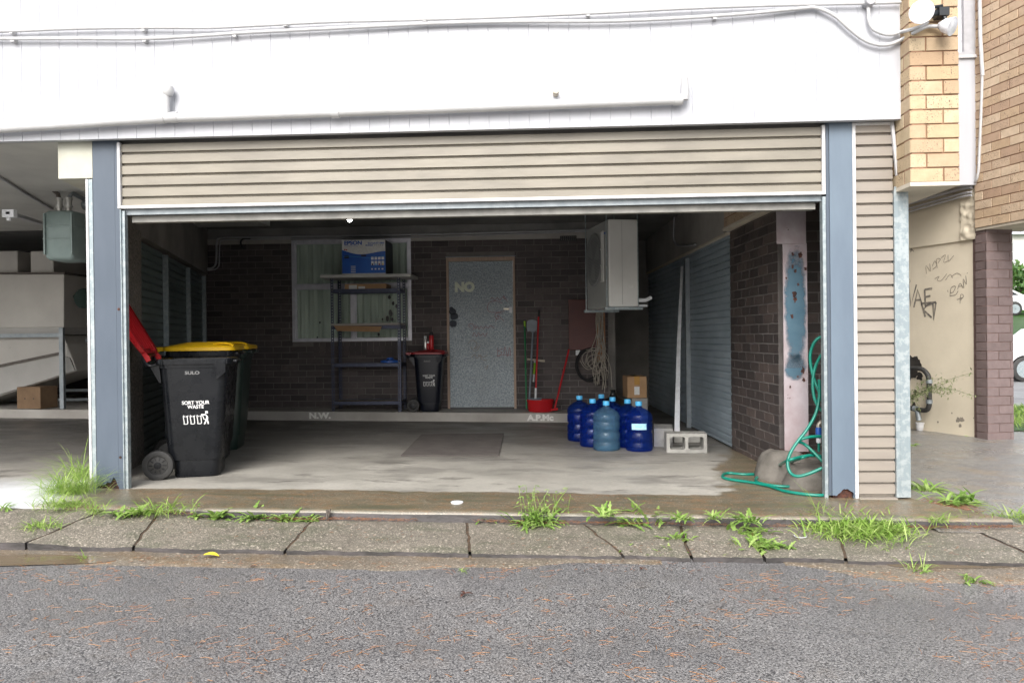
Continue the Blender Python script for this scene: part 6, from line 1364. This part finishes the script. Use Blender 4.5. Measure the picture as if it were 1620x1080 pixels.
def weed(px, py, label, kind, n_=14, L=.10, w_=.018, sp=.03, cat='weed', stems=0, flower=0, spx=1.0, mat='weed', spy=.6):
    c = ground_at(px, py); mb = MB(); L *= 1.45; sp *= 1.35; n_ = int(n_*(1.7 if kind != 'grass' else 1.6)); w_ *= (1.25 if kind != 'grass' else 1.0)
    for i in range(n_):
        a_ = rnd.uniform(0, 6.28); o_ = Vector((rnd.gauss(0, sp)*spx, rnd.gauss(0, sp*spy), 0)); el = rnd.uniform(.15, 1.1)
        if kind == 'grass': blade(mb, c+o_, (math.cos(a_), math.sin(a_), rnd.uniform(.7, 2.6)), L*rnd.uniform(.5, 1.15), w_*rnd.uniform(.6, 1.1), rnd.uniform(.3, 1.1))
        elif kind == 'dandelion': blade(mb, c+o_, (math.cos(a_), math.sin(a_), math.tan(el)), L*rnd.uniform(.6, 1.1), w_*rnd.uniform(.8, 1.3), rnd.uniform(.3, .8), teeth=rnd.choice((4, 5, 6)))
        elif kind == 'broad': blade(mb, c+o_, (math.cos(a_), math.sin(a_), math.tan(el)), L*rnd.uniform(.6, 1.1), w_*rnd.uniform(.8, 1.3), rnd.uniform(.3, .9), tip=.25)
    for i in range(stems):
        a_ = rnd.uniform(0, 6.28); o_ = Vector((rnd.gauss(0, sp)*spx, rnd.gauss(0, sp*.5), 0)); p = c+o_; h_ = L*rnd.uniform(1.0, 1.5); lean = Vector((math.cos(a_), math.sin(a_)*.6, 0))*h_*rnd.uniform(.1, .6); pts = [p, p+lean*.3+UP*h_*.5, p+lean+UP*h_]
        mb.tube(pts, .0017, 4, r=rnd.random())
        for k in range(7):
            t = .2+.13*k; q = pts[0].lerp(pts[1], min(1, t*2)) if t < .5 else pts[1].lerp(pts[2], (t-.5)*2); b2_ = rnd.uniform(0, 6.28)
            blade(mb, q, (math.cos(b2_), math.sin(b2_), .4), L*.35*(1.1-t*.6), w_*.8, .6, teeth=4 if kind == 'dandelion' else 0)
    o_ = mb.build('weed' if kind != 'grass' else 'grass_tuft', mat if kind != 'grass' else 'grass', None, recalc=False, loc=tuple(c), label=label, cat=cat if kind != 'grass' else 'grass', group=WG if kind != 'grass' else 'grass tufts in the pavement')
    if flower:
        mf = MB(); f0_ = c+Vector((flower, -.03, .045))
        for k in range(16): a_ = k*.3927; blade(mf, f0_, (math.cos(a_), math.sin(a_), .6), .018, .006, .3)
        mf.build('flower', 'yellow_plastic', o_, recalc=False)
    return o_
weed(112, 780, 'tall feathery grass tuft growing against the left column', 'grass', 270, .20, .0045, .06, spx=1.1)
weed(128, 757, 'upper wispy grass clump leaning out beside the left white trim', 'grass', 110, .26, .004, .045)
weed(100, 803, 'low bushy grass patch below the tall tuft at the left', 'grass', 120, .10, .006, .06)
weed(65, 835, 'small grass clump in the slanting joint at the far left', 'grass', 60, .07, .006, .045)
weed(152, 812, 'spiky little grass tuft just right of the left column foot', 'grass', 38, .11, .005, .03)
weed(6, 804, 'tiny sprout at the extreme left edge', 'broad', 8, .06, .012, .01)
weed(212, 812, 'broad leafed weed with pale grass on the step edge, under the bins', 'broad', 22, .085, .022, .04)
weed(252, 812, 'flat grassy clump between two broad leafed weeds under the bins', 'grass', 60, .12, .008, .06)
weed(308, 818, 'upright single stemmed seedling with small paired leaves', 'broad', 6, .06, .018, .01, stems=2)
weed(342, 820, 'weed with wide smooth leaves right of the upright seedling', 'broad', 14, .11, .032, .02)
weed(400, 820, 'round dandelion rosette second from the dead twig', 'dandelion', 20, .095, .020, .015)
weed(452, 822, 'greyish thistle rosette in the step joint', 'dandelion', 22, .085, .017, .02)
weed(485, 824, 'small upright weed beside the dead brown twig', 'broad', 14, .075, .014, .02)
weed(770, 823, 'wispy seedling left of the large thistle', 'broad', 6, .06, .010, .015)
weed(846, 830, 'largest thistle with tall jagged stems at mid step', 'dandelion', 40, .13, .016, .04, stems=12)
weed(880, 822, 'thin stem of jagged leaves right of the largest thistle', 'dandelion', 12, .10, .013, .02, stems=3)
weed(955, 818, 'jagged green weed left of the yellow flower', 'dandelion', 14, .10, .018, .025)
weed(1008, 826, 'wide dandelion clump with one yellow flower', 'dandelion', 44, .12, .024, .055, flower=.09, spx=1.3)
weed(1080, 822, 'small leafy tuft right of the flowering dandelion', 'dandelion', 18, .075, .014, .02)
weed(1132, 820, 'neat little tuft alone on the step joint', 'dandelion', 16, .065, .012, .015)
weed(1180, 824, 'leafy weed at the top of the chain across the strip', 'dandelion', 20, .085, .018, .03)
weed(1192, 843, 'pale green weed in the middle of the chain across the strip', 'broad', 26, .075, .018, .04)
weed(1206, 866, 'broad pale green clump at the foot of the chain across the strip', 'dandelion', 36, .085, .020, .045)
weed(1068, 853, 'upper tuft in the crack left of the chain of weeds', 'dandelion', 20, .06, .014, .025)
weed(1076, 878, 'lower tuft spilling over the strip edge left of the chain of weeds', 'dandelion', 26, .06, .014, .04)
weed(1036, 881, 'flat sprig on the strip edge beside a broken corner', 'broad', 14, .055, .012, .03)
weed(998, 876, 'small bright weed at the foot of the slanting crack', 'broad', 12, .06, .014, .02)
weed(1140, 883, 'dark little sprout on the strip edge between two clumps', 'broad', 10, .06, .012, .015)
weed(668, 902, 'tiny sprout at the outer edge of the gutter', 'grass', 9, .035, .004, .01) if False else weed(732, 903, 'tiny sprout at the outer edge of the gutter', 'grass', 10, .035, .004, .01)
weed(133, 884, 'tiny green sprout in the gutter at the left', 'grass', 7, .05, .004, .006)
weed(1345, 836, 'big sprawling grass clump in front of the right blue column', 'grass', 760, .10, .009, .085, spx=1.25, spy=1.35)
weed(1402, 838, 'right hand part of the sprawling grass, shorter blades', 'grass', 170, .085, .009, .05, spy=1.3)
weed(1300, 812, 'seeding grass stalks rising left of the sprawling clump', 'grass', 10, .24, .003, .02)
weed(1486, 826, 'thin upright grass tuft right of the corner channel', 'grass', 34, .09, .006, .02)
weed(1538, 828, 'low spreading grass tuft further right on the joint', 'grass', 50, .08, .006, .05)
weed(1608, 822, 'pale grass at the right edge of the picture', 'grass', 60, .10, .008, .06)
weed(1472, 776, 'pale green leafy weed by the foot of the galvanised channel', 'broad', 16, .12, .018, .03)
weed(1517, 794, 'bright flat weed on the driveway edge near the pale lid', 'broad', 34, .12, .018, .06)
weed(1448, 772, 'small weed touching the galvanised channel', 'broad', 10, .07, .012, .02)
weed(1445, 705, 'little weed peeping past the galvanised channel', 'broad', 10, .06, .012, .02)
weed(1452, 902, 'thin grass sprout in the right gutter', 'grass', 12, .09, .005, .02)
weed(1462, 905, 'second sprout close by in the right gutter', 'broad', 6, .05, .010, .015)
weed(1540, 920, 'small leaf cluster at the outer edge of the right gutter', 'broad', 10, .06, .010, .02)
weed(1556, 690, 'small bright weed at the foot of the maroon pier', 'broad', 24, .10, .03, .05)
weed(1412, 869, 'trailing grass stalks at the right of the sprawling clump', 'grass', 8, .12, .003, .02)
q = G(506+10, 822, -.06); mb = MB(); mb.tube([(q.x, 4.80, gz(q.x)-.06), (q.x+.003, 4.80, gz(q.x)+.0)], .010, 6); mb.tube([(q.x+.01, 4.80, gz(q.x)-.04), (q.x+.022, 4.80, gz(q.x)+.005)], .006, 6); mb.build('dead_twig', 'pipe_dark', None, loc=(q.x, 4.8, q.z), label='short dead brown stump in the step joint', cat='twig')
# trailing weed on the tan wall
c = G(1436, 690); mb = MB(); r3 = random.Random(11); st_ = onT(1425, 640, .35)
for i in range(11):
    e_ = onT(r3.uniform(1450, 1545), r3.uniform(588, 652), r3.uniform(.15, .6)); m_ = st_.lerp(e_, .5)+UP*r3.uniform(.0, .22)
    pts = smoothpts([st_, m_, e_], 6); mb.tube(pts, .0022, 4)
    for k, p in enumerate(pts):
        for j in range(5): blade(mb, p+Vector((r3.gauss(0, .018), r3.gauss(0, .018), r3.gauss(0, .02))), (r3.gauss(0, 1), r3.gauss(0, 1), r3.gauss(.3, .6)), r3.uniform(.025, .055), .012, .4, r3=r3, n_=3)
mb.tube([(st_.x-.1, st_.y, -.05), st_], .004, 5); mb.build('trailing_weed', 'sprig', None, recalc=False, loc=tuple(st_), label='loose trailing weed reaching across the tan graffiti wall', cat='weed')
# lawn beyond the driveway
mb = MB(); r3 = random.Random(3)
for i in range(9000):
    x = r3.uniform(5.8, 11); y = r3.uniform(9.6, 13.3); blade(mb, (x, y, drvz(x, y)+.02), (r3.gauss(0, 1), r3.gauss(0, 1), 2.5), r3.uniform(.06, .16), .012, .5, n_=2, r3=r3)
for i in range(2500):
    x = r3.uniform(10, 22); y = r3.uniform(24, 29); blade(mb, (x, y, farz(x, y)), (r3.gauss(0, 1), r3.gauss(0, 1), 2.5), r3.uniform(.1, .3), .04, .5, n_=2, r3=r3)
mb.build('lawn', 'grass', None, recalc=False, kind='stuff', label='bright lawn grass beyond the driveway', cat='grass')
sheet('lawn_soil', 'bush', lin(5.5, 14, 10), lin(9.5, 13.4, 8), lambda x, y: drvz(x, y)+.015)
# fallen needles, leaves and grit
def litter(name, mat, n_, fn, L, w_, label, seed):
    mb = MB(); r4 = random.Random(seed); k = 0; tries = 0
    while k < n_ and tries < n_*8:
        tries += 1; res = fn(r4)
        if not res: continue
        x, y, z, L_ = res; a_ = r4.gauss(0, .6) if r4.random() < .55 else r4.uniform(0, 3.14); cv = r4.uniform(-.6, .6); L0 = L_*L*r4.uniform(.4, 1.3); p = Vector((x, y, z+.003)); rr = r4.random(); pts = [p]
        for j in range(3): p = p+Vector((math.cos(a_+cv*j*.5), math.sin(a_+cv*j*.5), 0))*L0/3; pts.append(p+UP*r4.uniform(0, .004))
        sd = Vector((-math.sin(a_), math.cos(a_), 0))*w_*.5*r4.uniform(.6, 1.2)
        vs = []
        for j, q in enumerate(pts): s_ = sd*(1 if 0 < j < 3 else .4); vs += [q-s_, q+UP*w_*.6, q+s_]
        fs = []
        for j in range(3): fs += [(3*j, 3*j+3, 3*j+4, 3*j+1), (3*j+1, 3*j+4, 3*j+5, 3*j+2)]
        mb.add(vs, fs, rr); k += 1
    mb.build(name, mat, None, recalc=False, kind='stuff', label=label, cat='leaf litter')
def f_road(r4):
    x = r4.uniform(-4.2, 4.0); y = 1.9+2.2*r4.random()**.8
    dn = noise.noise(Vector((x*1.3, y*2.2, 2)))*1.3+noise.noise(Vector((x*5, y*8, 7)))*1.0+.30-.05*x
    if r4.random() > dn: return None
    return x, y, roadz(x, y), 1
litter('pine_needles', 'needle', 2300, f_road, .048, .0017, 'orange dead needles scattered over the wet asphalt', 5)
def f_step(r4):
    x = r4.uniform(-3.2, 3.4); y = 4.81-abs(r4.gauss(0, .022))
    dn = .5+1.6*noise.noise(Vector((x*2.2, 0, 8)))+(.5 if (-.45 < x < .9 or -1.9 < x < -1.1 or x > 1.9) else -.25)
    if r4.random() > dn: return None
    return x, y, stripz(x, 0)+r4.uniform(0, .012), 1
litter('needle_drift', 'needle_dark', 2000, f_step, .036, .0018, 'drift of orange needles lying along the foot of the step', 6)
def f_apron(r4):
    x = r4.uniform(-3.3, 3.5); y = r4.uniform(4.86, 5.36)
    if x < -3 or noise.noise(Vector((x*2, y*5, 1))) < -.1: return None
    return x, y, floorz(x, y), .6
litter('apron_litter', 'needle_dark', 900, f_apron, .022, .0018, 'small brown litter specks on the concrete apron', 7)
def f_gut(r4):
    x = r4.uniform(-4.5, 5); y = r4.choice((r4.uniform(3.98, 4.2), r4.uniform(4.24, 4.78))); 
    if noise.noise(Vector((x*1.3, y*2, 5))) < .0: return None
    return x, y, (roadz(x, y)+.006 if y < 4.23 else stripz(x, (4.82-y)/.59)), .7
litter('gutter_litter', 'needle_dark', 700, f_gut, .032, .0022, 'sparse needles on the strip and gutter', 8)
def f_corner(r4):
    x = r4.gauss(2.72, .10); y = r4.gauss(5.22, .09)
    return x, y, drvz(x, y)+.004, 1
litter('needle_pile', 'needle_dark', 420, f_corner, .05, .0026, 'little heap of needles and twigs by the galvanised channel', 9)
# puddles in the gutter
def puddle(pts, label, z_=.0015):
    mb = MB(); c_ = [ground_at(a, b_) for a, b_ in pts]; c_ = smoothpts(c_+[c_[0]], 4)[:-1]; 
    ps = [Vector((p.x, p.y, roadz(p.x, p.y)+.0068)) for p in c_]; mb.add(ps, [tuple(range(len(ps)))], .5); mb.build('puddle', 'water_film', None, recalc=False, kind='structure', label=label)
puddle([(-20, 879), (60, 877), (150, 880), (185, 885), (150, 890), (60, 893), (-20, 894)], 'shallow brown puddle in the gutter at the left')
puddle([(1400, 893), (1460, 892), (1540, 894), (1600, 896), (1560, 900), (1480, 900), (1420, 898)], 'small puddle at the broken gutter on the right')
q = ground_at(330, 884); mb = MB(); blade(mb, q+Vector((-.04, .02, .018)), (1, .1, .25), .09, .055, .35, n_=6); mb.build('yellow_leaf', 'yellow_leaf' if 'yellow_leaf' in MATS else 'yellow_print', None, recalc=False, loc=tuple(q), label='single yellow green leaf lying at the strip edge', cat='leaf')
for px, py, sz, lb in ((735, 940, .045, 'dark red brown leaf with needles on the asphalt, under the mid crack'), (1015, 900, .025, 'small dark red leaf on the asphalt by the strip edge'), (400, 896, .022, 'small dark leaf in the gutter at the left')):
    q = ground_at(px, py); mb = MB()
    for k in range(3): blade(mb, q+UP*.006, (math.cos(k*2.2), math.sin(k*2.2), .35), sz, sz*.45, .4, n_=4)
    mb.build('dead_leaf', 'rust', None, recalc=False, loc=tuple(q), label=lb, cat='leaf')
# ================================================================== LIGHT
w = bpy.data.worlds.new('World'); scn.world = w; w.use_nodes = True; nt = w.node_tree
bg = nt.nodes['Background']; sky = nt.nodes.new('ShaderNodeTexSky'); sky.sky_type = 'NISHITA'; sky.sun_disc = False
EL, AZ = 40, 192            # sun high, behind the camera and a little to the left, veiled by cloud
sky.sun_elevation = R(EL); sky.sun_rotation = R(AZ); sky.air_density = 1.0; sky.dust_density = 4.0; sky.ozone_density = 1.0
hs2 = nt.nodes.new('ShaderNodeHueSaturation'); hs2.inputs['Saturation'].default_value = .30; nt.links.new(sky.outputs[0], hs2.inputs['Color']); nt.links.new(hs2.outputs[0], bg.inputs[0]); bg.inputs[1].default_value = .15
sl_ = bpy.data.lights.new('sun', 'SUN'); so = bpy.data.objects.new('sun', sl_); COL.objects.link(so); sl_.energy = 1.3; sl_.angle = R(40); sl_.color = (1, .97, .93)
dv = Vector((math.sin(R(AZ))*math.cos(R(EL)), math.cos(R(AZ))*math.cos(R(EL)), math.sin(R(EL))))
so.rotation_euler = dv.to_track_quat('Z', 'Y').to_euler()
scn.view_settings.view_transform = 'Standard'; scn.view_settings.look = 'None'; scn.view_settings.gamma = 1; scn.view_settings.exposure = 1.0
scn.cycles.max_bounces = 8; scn.cycles.diffuse_bounces = 6; scn.cycles.glossy_bounces = 4; scn.cycles.transparent_max_bounces = 16; scn.cycles.transmission_bounces = 6
scn.cycles.use_denoising = True; scn.cycles.sample_clamp_indirect = 6
